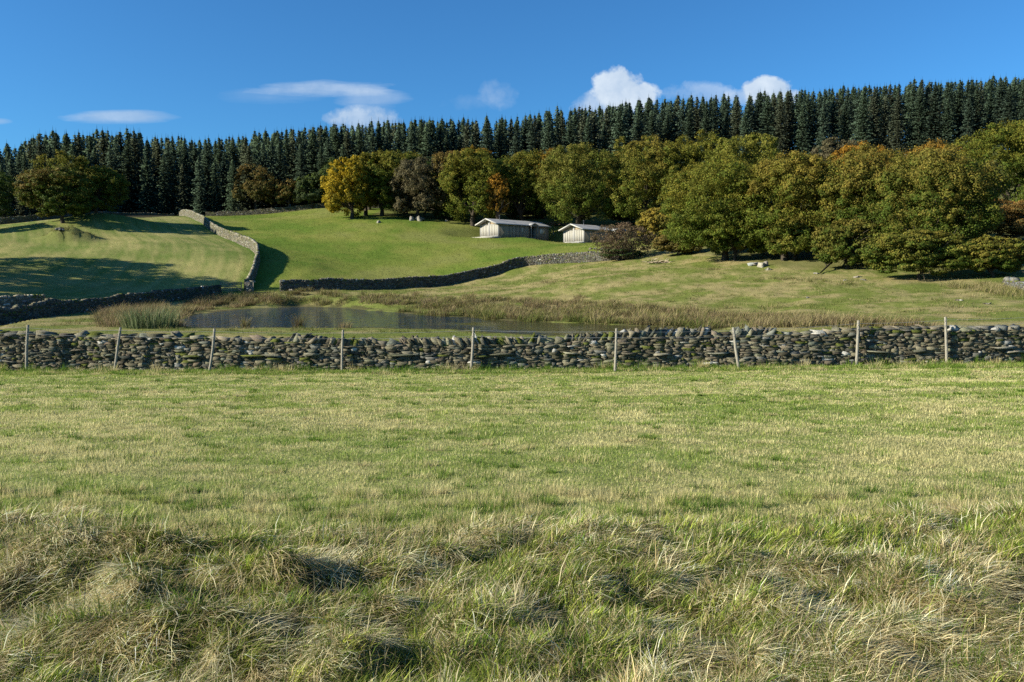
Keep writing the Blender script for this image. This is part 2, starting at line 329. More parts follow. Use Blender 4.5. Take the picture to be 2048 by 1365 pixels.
nb = noise(t, mp.outputs[0], 2.6, 2, .5); bn = N(t, 'ShaderNodeBump'); bn.inputs['Distance'].default_value = .34
t.links.new(nb.outputs[0], bn.inputs['Height']); t.links.new(bn.outputs[0], b.inputs['Normal'])
nw = noise(t, g_.outputs['Object'], .12, 4, .6); sp = N(t, 'ShaderNodeSeparateXYZ'); t.links.new(g_.outputs['Object'], sp.inputs[0])
wm = M_(t, 'MULTIPLY', M_(t, 'ADD', M_(t, 'ADD', M_(t, 'MULTIPLY', sp.outputs[0], .045), nw.outputs[0]), .02), 1.0)
wr = N(t, 'ShaderNodeValToRGB'); wr.color_ramp.elements[0].position = .30; wr.color_ramp.elements[1].position = .5; t.links.new(wm, wr.inputs[0])
t.links.new(M_(t, 'SUBTRACT', .85, M_(t, 'MULTIPLY', wr.outputs[0], .7)), bn.inputs['Strength'])
mc = N(t, 'ShaderNodeMix', data_type='RGBA'); t.links.new(M_(t, 'MULTIPLY', wr.outputs[0], .8), mc.inputs[0]); mc.inputs[6].default_value = (.012, .014, .008, 1); mc.inputs[7].default_value = (.055, .050, .018, 1)
t.links.new(mc.outputs[2], b.inputs['Base Color']); t.links.new(M_(t, 'ADD', M_(t, 'MULTIPLY', wr.outputs[0], .10), .05), b.inputs['Roughness'])
wo_ = newmesh('water', np.stack([gxx, gyy, np.full(3600, ZW)], -1)[used], rem[wf], m); tag(wo_, 'dark still pond behind the near stone wall', 'pond', kind='structure')

# ---------------------------------------------------------------- grass
def blades(P, h, wd, az, l1, l2, col, seg=2):
    """P roots; h length; wd width; az lean heading; l1,l2 lean angles (from upright) of lower and upper half"""
    n = len(P); d = np.stack([np.cos(az), np.sin(az), np.zeros(n)], -1); rng = np.random.default_rng(n)
    fa = az + np.pi / 2 + rng.uniform(-.9, .9, n); s = np.stack([np.cos(fa), np.sin(fa), np.zeros(n)], -1) * (wd / 2)[:, None]
    upv = np.array([0, 0, 1.0])
    if seg == 1:
        tip = P + h[:, None] * (np.sin(l1)[:, None] * d + np.cos(l1)[:, None] * upv)
        v = np.stack([P - s, P + s, tip], 1).reshape(-1, 3); f = np.arange(3 * n).reshape(n, 3)
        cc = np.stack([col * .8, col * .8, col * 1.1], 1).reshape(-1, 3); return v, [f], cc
    mid = P + (h / 2)[:, None] * (np.sin(l1)[:, None] * d + np.cos(l1)[:, None] * upv)
    tip = mid + (h / 2)[:, None] * (np.sin(l2)[:, None] * d + np.cos(l2)[:, None] * upv)
    v = np.stack([P - s, P + s, mid + s * .8, mid - s * .8, tip], 1).reshape(-1, 3); b_ = (np.arange(n) * 5)[:, None]
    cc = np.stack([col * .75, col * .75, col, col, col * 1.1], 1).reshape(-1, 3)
    return v, [b_ + np.array([[0, 1, 2, 3]]), b_ + np.array([[3, 2, 4]])], cc
rng = np.random.default_rng(7)
def fan(n, y0, y1, p, k=.68, m=.6):
    """points spread over the view wedge between depths y0,y1; density falls as Y^-p"""
    u = rng.random(n); q = 2 - p
    Y = (y0 ** q + u * (y1 ** q - y0 ** q)) ** (1 / q) if abs(q) > 1e-6 else y0 * (y1 / y0) ** u
    X = rng.uniform(-1, 1, n) * (k * Y + m); return X, Y
# uncut lodged grass on the near bank: tufts, each with its own lie, over a loose understorey
nt_ = 13500; TX, TY = fan(nt_, 2.1, 8.2, 1.35, .70, 3.6); tm, tw_ = relief(TX, TY); keep = rng.random(nt_) < tw_ * 1.15; TX, TY, tm = TX[keep], TY[keep], tm[keep]; nt_ = len(TX)
tstr = np.clip(.54 + 2.8 * (fbm(TX * 1.1, TY * 1.3, 72, 3) - .5) + 1.5 * (tm - .10), .12, .9); tS = rng.random(nt_) < tstr
tfl = (fbm(TX * .55 + 9, TY * .8, 74, 3) - .5) * 6.0 - .25 + rng.normal(0, .75, nt_)
trad = rng.uniform(.04, .15, nt_) * (TY / 4) ** .4; tlean = np.where(tS, rng.uniform(1.28, 1.58, nt_), rng.uniform(.55, 1.35, nt_)); th_ = np.where(tS, rng.uniform(.09, .22, nt_), rng.uniform(.05, .12, nt_))
ttone = rng.uniform(.7, 1.35, nt_); thue = rng.random(nt_)
per = 62; ti = np.repeat(np.arange(nt_), per); n = len(ti); rr2 = trad[ti] * np.sqrt(rng.random(n)); pa = rng.uniform(0, 6.28, n); X = TX[ti] + rr2 * np.cos(pa); Y = TY[ti] + rr2 * np.sin(pa) * .8
bS = np.where(rng.random(n) < .86, tS[ti], ~tS[ti]); az = tfl[ti] + rng.normal(0, .33, n) * np.where(rng.random(n) < .18, 3.5, 1); lean = tlean[ti] + rng.normal(0, .16, n); up_ = rng.random(n) < .02; lean[up_] = rng.uniform(.1, .7, up_.sum())
hh = th_[ti] * rng.uniform(.55, 1.3, n); tone = (ttone[ti] * rng.uniform(.6, 1.35, n))[:, None]; hu = np.clip(thue[ti] + rng.normal(0, .25, n), 0, 1)[:, None]
cS = lerp(C3(.70, .63, .40), C3(.38, .29, .14), hu ** 1.4); cG = lerp(C3(.095, .175, .02), C3(.30, .33, .06), hu)
sets = [(X, Y, hh, rng.uniform(.0026, .0055, n), az, lean, np.where(bS[:, None], cS, cG) * tone * 1.32)]
n = 330000; X, Y = fan(n, 2.1, 8.2, 1.6, .70, 3.6); mm_, wg = relief(X, Y); keep = rng.random(n) < wg * 1.1; X, Y, mm_ = X[keep], Y[keep], mm_[keep]; n = len(X)
isS = rng.random(n) < .40; cS = lerp(C3(.5, .43, .23), C3(.26, .19, .09), rng.random(n)[:, None]); cG = lerp(C3(.07, .13, .018), C3(.19, .22, .04), rng.random(n)[:, None])
sets.append((X, Y, rng.uniform(.05, .15, n), rng.uniform(.003, .006, n), rng.uniform(0, 6.28, n), rng.uniform(.4, 1.5, n), np.where(isS[:, None], cS, cG) * rng.uniform(.6, 1.2, n)[:, None]))
X, Y, hh, wd, az, lean, col = [np.concatenate([q[i] for q in sets]) for i in range(7)]; wd = wd * np.clip(Y / 4, .85, 2)
P = np.stack([X, Y, H(X, Y) + rng.uniform(-.012, .02, len(X))], -1)
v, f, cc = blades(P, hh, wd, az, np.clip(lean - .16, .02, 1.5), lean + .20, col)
tag(newmesh('rough_grass', v, f, M_GRASS, cc), 'long straw and green grass lying in tangled mats on the near bank', 'long grass', kind='stuff')
# cut meadow
n = 860000; X, Y = fan(n, 5.2, 23.7, 1.25, .66, 4.4); rr_ = relief(X, Y)[1] * (Y < 8.5); keep = rng.random(n) > rr_ * .85; X, Y = X[keep], Y[keep]; n = len(X)
pf = np.clip(.60 + 1.7 * (fbm(X * .55, Y * 1.1, 63, 4) - .5) + 2.2 * (fbm(X * 3.2, Y * 4.5, 64, 3) - .5), 0.05, .95); pf = pf + .16 * np.sin(Y * 3.3 + .5 * np.sin(X * .25)) * sst(11, 17, Y) - .20 * np.exp(-((Y - 10.5) / 2.5) ** 2) - .30 * np.exp(-((Y - 7.2) / 1.0) ** 2)
isG = rng.random(n) < lerp(pf, .9, sst(22.4, 23.2, Y + .5 * (fbm(X, Y, 65, 2) - .5))); tone = (rng.uniform(.6, 1.35, n) * (.70 + .60 * fbm(X * 4.5, Y * 5.5, 67, 3)))[:, None]
cS = lerp(C3(.72, .66, .34), C3(.50, .45, .20), rng.random(n)[:, None]); cG = lerp(C3(.16, .25, .04), C3(.36, .41, .10), rng.random(n)[:, None])
tuft = sst(.52, .75, fbm(X * 2.6, Y * 2.6, 66, 2))
edge = sst(22.3, 23.3, Y); pf = pf; hh = rng.uniform(.016, .042, n) * (1 + .8 * tuft + 1.3 * edge * rng.random(n)); wd = rng.uniform(.004, .008, n) * np.clip(Y / 9, .8, 2.2)
az = rng.uniform(0, 6.28, n); ln = np.abs(rng.normal(0, .5, n))
mcol = np.where(isG[:, None], cG, cS) * tone
def scatter(nt, y0, y1, h0, h1, r0, r1, per, cols, p=1.2, k=.66, lean=.9, w0=.005):
    tx, ty = fan(nt, y0, y1, p, k, 1.0); i = np.repeat(np.arange(nt), per); m = len(i); r_ = rng.uniform(r0, r1, nt)[i] * np.sqrt(rng.random(m)); a = rng.uniform(0, 6.28, m)
    x, y = tx[i] + r_ * np.cos(a), ty[i] + r_ * np.sin(a) * .7; ci = np.clip(rng.integers(0, len(cols), nt)[i], 0, len(cols) - 1); l_ = rng.uniform(.1, lean, m)
    return x, y, rng.uniform(h0, h1, nt)[i] * rng.uniform(.5, 1.2, m), rng.uniform(.8, 1.4, m) * w0 * np.clip(y / 8, .8, 2.4), a + rng.normal(0, .5, m), l_, np.array(cols)[ci] * rng.uniform(.6, 1.35, m)[:, None]
DG, MG, YG, ST = (.09, .17, .02), (.15, .24, .035), (.28, .33, .08), (.55, .48, .24)
ex = [scatter(520, 6.0, 21.5, .05, .10, .05, .20, 70, [DG, MG, MG, ST]), scatter(420, 5.0, 7.2, .06, .14, .06, .18, 90, [MG, YG, ST, ST, DG]),
      scatter(1300, 22.3, 23.9, .05, .15, .08, .35, 50, [MG, MG, YG, DG, ST], p=0, lean=1.1), scatter(130, 23.3, 23.95, .15, .34, .08, .22, 60, [ST, MG, DG], p=0, lean=1.0)]
X, Y, hh, wd, az, ln, mcol = [np.concatenate(q) for q in zip((X, Y, hh, wd, az, ln, mcol), *ex)]
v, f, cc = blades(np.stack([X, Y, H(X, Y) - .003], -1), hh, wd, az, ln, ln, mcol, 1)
tag(newmesh('meadow_grass', v, f, M_GRASS, cc), 'short mown meadow grass, pale stubble mixed with green, before the wall', 'grass', kind='stuff')
# pasture beyond the wall
n = 330000; X, Y = fan(n, 27, 200, 1.0, .70, 4); sdp = polysd(X, Y, POND)
woodm = (Y > np.interp(X, [-97, -80, -76, -45, -30, -12, 0, 15, 24, 30, 45, 70], [176, 170, 196, 205, 176, 170, 176, 172, 112, 86, 76, 66])); k = (sdp > .4) & ~woodm; X, Y = X[k], Y[k]; n = len(X)
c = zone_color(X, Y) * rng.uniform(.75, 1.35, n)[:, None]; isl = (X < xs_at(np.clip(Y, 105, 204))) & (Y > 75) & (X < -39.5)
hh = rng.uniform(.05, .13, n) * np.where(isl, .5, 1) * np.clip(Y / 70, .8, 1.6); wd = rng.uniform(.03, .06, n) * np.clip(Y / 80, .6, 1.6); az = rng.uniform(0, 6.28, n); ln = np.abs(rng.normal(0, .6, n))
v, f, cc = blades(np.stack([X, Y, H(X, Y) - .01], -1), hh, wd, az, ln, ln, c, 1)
tag(newmesh('pasture_grass', v, f, M_GRASS, cc), 'grazed green grass over the sloping pastures beyond the near wall', 'grass', kind='stuff')

# rushes
def rush_blades(cx, cyy, rad, hgt, nb, cols, wdt=.02, rng=rng, z=None, lean=.35):
    n = nb; a = rng.uniform(0, 6.28, n); r_ = rad * np.sqrt(rng.random(n)); x = cx + r_ * np.cos(a); y = cyy + r_ * np.sin(a)
    zz = H(x, y) - .02 if z is None else np.full(n, z)
    h_ = hgt * rng.uniform(.55, 1.15, n); l1 = lean * r_ / rad * rng.uniform(.4, 1.3, n) + .05; l2 = l1 * 2 + rng.uniform(0, .4, n)
    ci = rng.integers(0, len(cols), n); c = np.array(cols)[ci] * rng.uniform(.6, 1.3, n)[:, None]
    az = np.where(rng.random(n) < .75, a, 0) + rng.normal(0, .3, n)
    return np.stack([x, y, zz], -1), h_, np.full(n, wdt) * rng.uniform(.7, 1.3, n), az, l1, l2, c
def rush_mesh(name, parts, parent=None):
    A_ = [np.concatenate([p[i] for p in parts]) for i in range(7)]; v, f, cc = blades(*A_); return newmesh(name, v, f, M_RUSH, cc, parent=parent)
TAN, BRN, OLV, GRN, PNK = (.28, .235, .115), (.15, .115, .06), (.15, .155, .045), (.10, .14, .03), (.24, .18, .105)
parts = []
for _ in range(26):
    q_ = rng.normal(0, 1, 2); parts.append(rush_blades(MOUND[0] + q_[0] * 2.1, MOUND[1] + q_[1] * 1.0, .45, .4, 40, [(.10, .13, .03), (.16, .12, .05), (.20, .18, .07)], .03, lean=.8))
def band(poly, n, hgt, cols, nb=70, rad=.5, wdt=.03, cond=None):
    poly = np.array(poly, float); k = 0; lo, hi = poly.min(0), poly.max(0)
    while k < n:
        p = rng.uniform(lo, hi); 
        if polysd(p[:1], p[1:2], poly)[0] > 0: continue
        g3 = up(p[0], p[1])
        k += 1
        s = polysd(g3[:1], g3[1:2], POND)[0]
        if s < .15 or g3[1] > 124: continue
        ht_ = rng.uniform(.4, 1.08); sub = [cols[rng.integers(len(cols))], cols[rng.integers(len(cols))], OLV if rng.random() < .55 else cols[rng.integers(len(cols))]] ; parts.append(rush_blades(g3[0], g3[1], rad * rng.uniform(.5, 1.6), hgt * ht_, nb, sub, wdt, lean=rng.uniform(.3, .8)))
band([(352, 640), (400, 622), (560, 608), (560, 588), (470, 590), (400, 596), (345, 622)], 130, .95, [TAN, BRN, BRN, PNK], 80, .6, .035)
band([(560, 608), (690, 612), (710, 600), (690, 585), (600, 582), (560, 588)], 50, .8, [TAN, BRN, OLV], 60, .6, .04)
band([(715, 606), (860, 622), (960, 630), (960, 606), (850, 592), (720, 590)], 140, .85, [TAN, BRN, OLV, PNK], 70, .6, .035)
band([(960, 634), (1060, 640), (1260, 650), (1420, 655), (1420, 628), (1250, 612), (1080, 602), (900, 592), (900, 612)], 330, .95, [TAN, TAN, BRN, OLV, PNK], 70, .5, .028)
band([(1400, 656), (1700, 656), (1860, 656), (1800, 648), (1600, 636), (1420, 626)], 170, .75, [TAN, TAN, PNK, BRN], 70, .55, .022)
band([(310, 657), (420, 657), (640, 659), (960, 664), (960, 668), (300, 666)], 60, .28, [OLV, TAN, GRN], 40, .45, .018)
band([(335, 652), (360, 655), (380, 628), (350, 622)], 26, .8, [PNK, BRN, TAN], 80, .5, .03)
band([(205, 655), (330, 652), (350, 618), (300, 603), (205, 626)], 190, 1.0, [PNK, BRN, TAN, PNK], 70, .6, .025)
for i_ in range(8, 19):                                     # rushes rooted right at the water's far edge
    pa_, pb_ = POND[i_], POND[i_ + 1] if i_ + 1 < len(POND) else POND[0]; k_ = int(np.linalg.norm(pb_ - pa_) / .55) + 1
    for t_ in np.linspace(0, 1, k_, endpoint=False):
        if rng.random() < .25: continue
        q_ = pa_ + (pb_ - pa_) * t_ + rng.normal(0, .2, 2) + [0, rng.uniform(.1, .9)]; parts.append(rush_blades(q_[0], q_[1], rng.uniform(.3, .6), rng.uniform(.6, 1.0), 70, [[BRN, OLV, GRN], [TAN, OLV, BRN], [GRN, OLV, OLV]][rng.integers(3)], .025, lean=rng.uniform(.4, .9)))
band([(1000, 600), (1300, 620), (1700, 640), (2040, 645), (2040, 600), (1900, 580), (1500, 552), (1340, 535), (1100, 560), (960, 582)], 260, .26, [TAN, OLV, GRN], 40, .6, .025)
band([(1000, 484), (1100, 484), (1140, 500), (1000, 512)], 30, .3, [OLV, BRN, GRN], 30, .6, .03)
band([(700, 455), (860, 450), (820, 470), (720, 475)], 14, .25, [OLV, TAN], 30, .7, .03)
band([(450, 500), (500, 530), (500, 575), (485, 575), (480, 520), (440, 485)], 14, .3, [OLV, GRN, GRN], 30, .7, .03)
band([(100, 652), (230, 652), (250, 625), (180, 628)], 26, .4, [TAN, OLV], 40, .4, .02)
band([(440, 592), (480, 590), (480, 594), (440, 598)], 5, .5, [TAN, BRN])
band([(1880, 572), (2048, 600), (2048, 572), (1990, 566)], 50, .75, [TAN, TAN, OLV], 70, .6, .025)
band([(1480, 560), (1740, 575), (1700, 562), (1560, 556)], 26, .5, [TAN, OLV, GRN], 60, .6, .02)
tag(rush_mesh('rush_bed', parts), 'brown and tan rushes growing in a broad band around the pond', 'rushes', kind='stuff')
def clump(name, px, py, hgt, rad, nb, cols, label, cat='rush clump', group=None, wdt=.02, lean=.35):
    p = up(px, py); o = rush_mesh(name, [rush_blades(0, 0, rad, hgt, nb, cols, wdt, z=0, lean=lean)]); o.location = (p[0], p[1], p[2] - .03); tag(o, label, cat, group); return o
for px, py, hg, ra, cols, lb in [(491, 656, .85, .28, [BRN, TAN, OLV], 'brown upright rush clump at the near pond edge'), (598, 656, 1.15, .35, [BRN, BRN, OLV], 'tallest dark brown rush clump on the grass strip before the pond'),
        (660, 656, .95, .5, [PNK, TAN], 'pale pinkish rush clump fanning out beside the pond edge'), (690, 657, .6, .4, [TAN, PNK], 'low thin tan rush tuft right of the pale fanned clump')]:
    clump('rush_clump', px, py, hg, ra, 130, cols, lb, group='rush clumps on the near bank of the pond')
for px, py, hg, ra, cols, lb in [(1095, 566, .6, .9, [TAN, BRN], 'broad tan rush clump in front of the lit stretch of wall'), (1160, 597, .7, .6, [BRN, TAN], 'brown rush clump alone on the pasture above the rush bed'),
        (1455, 618, .6, .8, [OLV, TAN], 'olive rush clump on the pasture left of the larger pair'), (1545, 618, .7, 1.0, [TAN, OLV], 'larger tan rush clump on the pasture above the near wall'),
        (1425, 540, .5, .8, [OLV, TAN], 'small olive rush clump at the foot of the oaks')]:
    clump('rush_clump', px, py, hg, ra, 160, cols, lb, group='rush clumps on the right pasture', lean=.6)
clump('reed_clump', 300, 656, 1.6, 1.7, 520, [(.11, .15, .06), (.20, .23, .12), (.09, .12, .05)], 'tall grey-green reeds standing at the left end of the pond', 'reeds', wdt=.035, lean=.25)

# ---------------------------------------------------------------- dry stone walls
def grid_cube():
    pts, idx = [], {}
    def gi(p):
        if p not in idx: idx[p] = len(pts); pts.append(p)
        return idx[p]
    fs = []
    for ax in range(3):
        for sgn in (-1, 1):
            b_, c_ = (ax + 1) % 3, (ax + 2) % 3
            for i in (-1, 0):
                for j in (-1, 0):
                    q = []
                    for di, dj in ((0, 0), (1, 0), (1, 1), (0, 1)):
                        p = [0, 0, 0]; p[ax] = sgn; p[b_] = i + di; p[c_] = j + dj; q.append(gi(tuple(p)))
                    fs.append(q if sgn > 0 else q[::-1])
    p = np.array(pts, float); p = p / (np.abs(p) ** 40).sum(1)[:, None] ** (1 / 40); return p, np.array(fs)
T26 = grid_cube()
T8 = (np.array([(x, y, z) for x in (-1, 1) for y in (-1, 1) for z in (-1, 1)], float) * .97, np.array([[0, 1, 3, 2], [4, 6, 7, 5], [0, 4, 5, 1], [2, 3, 7, 6], [0, 2, 6, 4], [1, 5, 7, 3]]))
def stones(T, rng, ctr, half, yaw, tilt, col, jit=.125, moss=None):
    """ctr (n,3) half (n,3) yaw about z, tilt in the wall plane"""
    n = len(ctr); tp, tf = T; k = len(tp)
    p = tp[None] * (1 + rng.normal(0, jit, (n, k, 3)) * .6) + rng.normal(0, jit * .35, (n, k, 3)); t1, t2, t3 = rng.normal(0, 1, (3, n, 1)) * jit * 1.3; px_, pz_ = p[..., 0].copy(), p[..., 2].copy(); p[..., 0] = px_ * (1 + t1 * pz_) + t3 * pz_ * .7; p[..., 2] = pz_ * (1 + t2 * px_); p = p * half[:, None]
    c, s = np.cos(tilt)[:, None], np.sin(tilt)[:, None]; x, z = p[..., 0] * c - p[..., 2] * s, p[..., 0] * s + p[..., 2] * c
    yj = yaw + rng.normal(0, .06, n); c, s = np.cos(yj)[:, None], np.sin(yj)[:, None]; X, Y = x * c - p[..., 1] * s, x * s + p[..., 1] * c
    v = np.stack([X, Y, z], -1) + ctr[:, None]; cc = np.repeat(col[:, None], k, 1)
    if moss is not None:
        mm = (tp[None, :, 2] > -.2) & moss[:, None]; cc = np.where(mm[..., None], C3(.10, .115, .028), cc)
    return v.reshape(-1, 3), (tf[None] + (np.arange(n) * k)[:, None, None]).reshape(-1, 4), cc.reshape(-1, 3)
def stone_cols(rng, n, base=(.17, .155, .115), lich=.05):
    c = np.array(base)[None] * rng.uniform(.5, 1.55, n)[:, None] * (1 + rng.normal(0, .03, (n, 3)))
    c = np.where((rng.random(n) < .2)[:, None], c * C3(.85, .95, 1.15), c); c = np.where((rng.random(n) < lich)[:, None], C3(.46, .45, .41) * rng.uniform(.7, 1, n)[:, None], c); return c
def pack(rng, Ltot, hf, bw, wr_, hr_):
    """irregular coursing: always fill the lowest gap. returns s,z,w,h"""
    nb = int(Ltot / bw); top = np.zeros(nb); lim = np.array([hf(i * bw) for i in range(nb)]); out = []
    while True:
        gap = np.where(top < lim, top, 9e9); i = int(np.argmin(gap))
        if gap[i] > 8e9: break
        z0 = top[i]; tol = rng.uniform(.25, .85) * (hr_[0] + hr_[1]) / 2; wmax = max(1, int(rng.uniform(*wr_) / bw)); j = i
        while j < nb and j - i < wmax and abs(top[j] - z0) < tol: j += 1
        while i > 0 and j - i < wmax and abs(top[i - 1] - z0) < tol: i -= 1
        ww = (j - i) * bw; hh = min(hr_[0] + (hr_[1] - hr_[0]) * rng.random() ** 1.5, max(ww * .62, hr_[0])); hh = min(hh, max(lim[i] - z0 + .03, hr_[0] * .8))
        base = top[i:j].min(); top[i:j] = max(top[i:j].max(), z0 + hh); out.append(((i + j) / 2 * bw, base, ww, top[i] - base))
    return np.array(out)
def drywall(name, path, hgt, label, group, seed, bw=.05, wr_=(.10, .42), hr_=(.05, .15), T=T26, thick=(.62, .42), sides=(-1, 1), cop='mix', base=(.17, .155, .115), copst=.12, lich=.05, cat='dry stone wall', throughs=False, sink=.06):
    rng = np.random.default_rng(seed); path = np.array(path, float); seg = np.linalg.norm(np.diff(path, axis=0), axis=1); cum = np.concatenate([[0], np.cumsum(seg)]); Lt = cum[-1]
    # rounded corners: resample and smooth
    S = np.arange(0, Lt + .25, .25); sx_, sy_ = np.interp(S, cum, path[:, 0]), np.interp(S, cum, path[:, 1])
    for _ in range(20 if len(S) > 60 else 0): sx_[1:-1] = (sx_[:-2] + sx_[2:] + 2 * sx_[1:-1]) / 4; sy_[1:-1] = (sy_[:-2] + sy_[2:] + 2 * sy_[1:-1]) / 4
    sz_ = H(sx_, sy_); tx, ty = np.gradient(sx_), np.gradient(sy_); ya = np.unwrap(np.arctan2(ty, tx))
    fx_ = lambda s: np.interp(s, S, sx_); fy_ = lambda s: np.interp(s, S, sy_); fz_ = lambda s: np.interp(s, S, sz_); fa_ = lambda s: np.interp(s, S, ya)
    hf = hgt if callable(hgt) else (lambda s: hgt + .10 * (float(vn(s / 3, seed, 5)) - .5) * 2)
    root = empty(name, (sx_[0], sy_[0], sz_[0]), label, cat, group); loc = np.array([sx_[0], sy_[0], sz_[0]])
    V, Fq, Cc, off = [], [], [], 0
    mw = lambda z, s: lerp(thick[0], thick[1], np.clip(z / 1.3, 0, 1)) / 2
    for sd in sides:
        o = pack(rng, Lt, hf, bw, wr_, hr_); s, z0, ww, hh = o.T; n = len(s); a = fa_(s); dep = rng.uniform(.10, .16, n); zc = z0 + hh / 2
        out = sd * (mw(zc, s) - dep + rng.normal(0, .011, n)); nx, ny = -np.sin(a), np.cos(a)
        ctr = np.stack([fx_(s) + nx * out, fy_(s) + ny * out, fz_(s) - sink + zc], -1) - loc
        slope = np.arctan(np.gradient(sz_, .25)); half = np.stack([ww / 2 * 1.03, dep, hh / 2 * 1.03], -1)
        moss = (rng.random(n) < .05) | ((zc > hf(0) - .15) & (rng.random(n) < .15))
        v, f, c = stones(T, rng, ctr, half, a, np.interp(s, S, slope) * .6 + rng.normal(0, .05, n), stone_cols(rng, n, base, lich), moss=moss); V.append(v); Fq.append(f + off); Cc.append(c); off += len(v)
    # hearting behind the faces
    ns = len(S); hz = np.array([hf(x) for x in S]) - .05 - sink; a = ya; co = []
    for k_, zz in ((-1, 0), (-1, 1), (1, 1), (1, 0)):
        ww = (thick[1] if zz else thick[0]) / 2 - .13; co.append(np.stack([sx_ - np.sin(a) * k_ * ww, sy_ + np.cos(a) * k_ * ww, sz_ - .3 + zz * (hz + .3)], -1) - loc)
    cv = np.stack(co, 1).reshape(-1, 3); b_ = (np.arange(ns - 1) * 4)[:, None]
    cf = np.concatenate([b_ + np.array([[0, 1, 5, 4]]), b_ + np.array([[1, 2, 6, 5]]), b_ + np.array([[2, 3, 7, 6]]), np.array([[0, 3, 2, 1], [ns * 4 - 4, ns * 4 - 3, ns * 4 - 2, ns * 4 - 1]])])
    V.append(cv); Fq.append(cf + off); Cc.append(np.tile(C3(.045, .041, .032), (len(cv), 1)))
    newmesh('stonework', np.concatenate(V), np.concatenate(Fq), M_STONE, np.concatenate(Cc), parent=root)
    # end faces
    # coping
    s = 0.0; cs = []
    while s < Lt:
        slab = cop == 'slab' or (cop == 'mix' and fbm(np.array([s / 4]), np.array([seed * 1.0]), 9, 2)[0] > .5) or (callable(cop) and cop(s))
        if slab: t_ = rng.uniform(.6, 1.1) * copst; cs.append((s + t_ / 2, t_ * .62, rng.uniform(.15, .2), rng.uniform(.11, .17), -rng.uniform(.35, .8) * np.sign(math.sin(s * .5) + .35), .12)); s += t_
        else: t_ = rng.uniform(1.4, 3.4) * copst; cs.append((s + t_ / 2, t_ * .54, rng.uniform(.15, .22), rng.uniform(.05, .11), rng.normal(0, .12), .06)); s += t_ * .95
    cs = np.array(cs); s = cs[:, 0]; n = len(s); a = fa_(s); j_ = rng.normal(0, .03, n)
    ctr = np.stack([fx_(s) - np.sin(a) * j_, fy_(s) + np.cos(a) * j_, fz_(s) - sink + np.array([hf(x) for x in s]) + cs[:, 5] - .02], -1) - loc
    moss = rng.random(n) < .09
    v, f, c = stones(T, rng, ctr, cs[:, 1:4], a, cs[:, 4], stone_cols(rng, n, tuple(np.array(base) * 1.25), lich * 1.5), moss=moss, jit=.2); newmesh('coping_stones', v, f, M_STONE, c, parent=root)
    if throughs:
        n = int(Lt / 2.0); s = np.sort(rng.uniform(0, Lt, n)); a = fa_(s); zc = .47 + rng.normal(0, .04, n); hw = rng.uniform(.16, .38, n)
        for sd in (-1,):
            out = sd * (.30 - .13); ctr = np.stack([fx_(s) - np.sin(a) * out, fy_(s) + np.cos(a) * out, fz_(s) + zc], -1) - loc
            v, f, c = stones(T, rng, ctr, np.stack([hw, np.full(n, .20), rng.uniform(.02, .035, n)], -1), a, rng.normal(0, .04, n), stone_cols(rng, n, (.2, .19, .14)), moss=rng.random(n) < .18); newmesh('through_stones', v, f, M_STONE, c, parent=root)
    return root
GRPW = 'dry stone walls between the fields'
nwp = [(x, 24.25 + .10 * math.sin(x * .4) + .06 * math.sin(x * 1.3)) for x in np.arange(-24, 24.1, .5)]
NT = [(0, 660), (100, 661), (200, 667), (400, 670), (600, 673), (800, 678), (930, 681), (1100, 676), (1200, 671), (1300, 664), (1400, 658), (1600, 655), (1700, 652), (1850, 653), (2048, 650)]
def nh(s): x = s - 24; return -.13 + at(1024, float(np.interp(1024 + x / 24.25 * F, [a for a, b in NT], [b for a, b in NT])), 24.2)[2] - float(nearplane(np.array([x]), np.array([24.2]))[0]) + .05 * math.sin(x * .5 + 1) + .05 * (float(vn(np.array(x * .8), np.array(3.0), 5)) - .5) * 2 
drywall('dry_stone_wall', nwp, nh, 'long rough stone wall with leaning coping stones behind the near fence posts', GRPW, 3, bw=.04, wr_=(.09, .42), hr_=(.03, .125), base=(.128, .117, .082), lich=.035, cop=lambda s: 17 < s < 32 and (s % 5.1) < 4.6, throughs=True, sides=(-1, 1))
far = dict(bw=.12, wr_=(.16, .5), hr_=(.10, .2), T=T26, copst=.2)
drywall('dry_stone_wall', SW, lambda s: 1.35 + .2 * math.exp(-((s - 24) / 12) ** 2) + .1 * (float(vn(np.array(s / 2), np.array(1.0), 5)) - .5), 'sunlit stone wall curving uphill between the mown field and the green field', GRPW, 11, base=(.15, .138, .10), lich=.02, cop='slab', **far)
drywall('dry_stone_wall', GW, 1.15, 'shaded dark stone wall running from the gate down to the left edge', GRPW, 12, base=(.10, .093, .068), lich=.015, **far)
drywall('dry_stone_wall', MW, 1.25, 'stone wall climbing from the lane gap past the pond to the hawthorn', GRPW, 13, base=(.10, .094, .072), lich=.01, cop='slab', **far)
drywall('dry_stone_wall', line((412, 434, 203), (500, 432, 203), (560, 426, 203), (655, 415, 202), (760, 408, 203)), 1.2, 'low dark stone wall along the top of the green field below the conifers', GRPW, 14, base=(.085, .08, .055), lich=.01, **far)  # shade along the forest edge is put into the darker stone colour
drywall('dry_stone_wall', line((-80, 452, 165), (0, 446, 166), (50, 444, 168), (90, 436, 171), (160, 433, 185), (260, 432, 198), (350, 432, 204)), 1.2, 'shadowed stone wall behind the round tree at the left edge', GRPW, 15, base=(.085, .08, .055), lich=.01, **far)  # stone coloured darker to stand in for tree shade on this wall
drywall('dry_stone_wall', line((-40, 625, 72), (40, 619, 76), (88, 614, 78)), 1.0, 'short dark stretch of stone wall behind the gate wall at the left edge', GRPW, 16, **far)
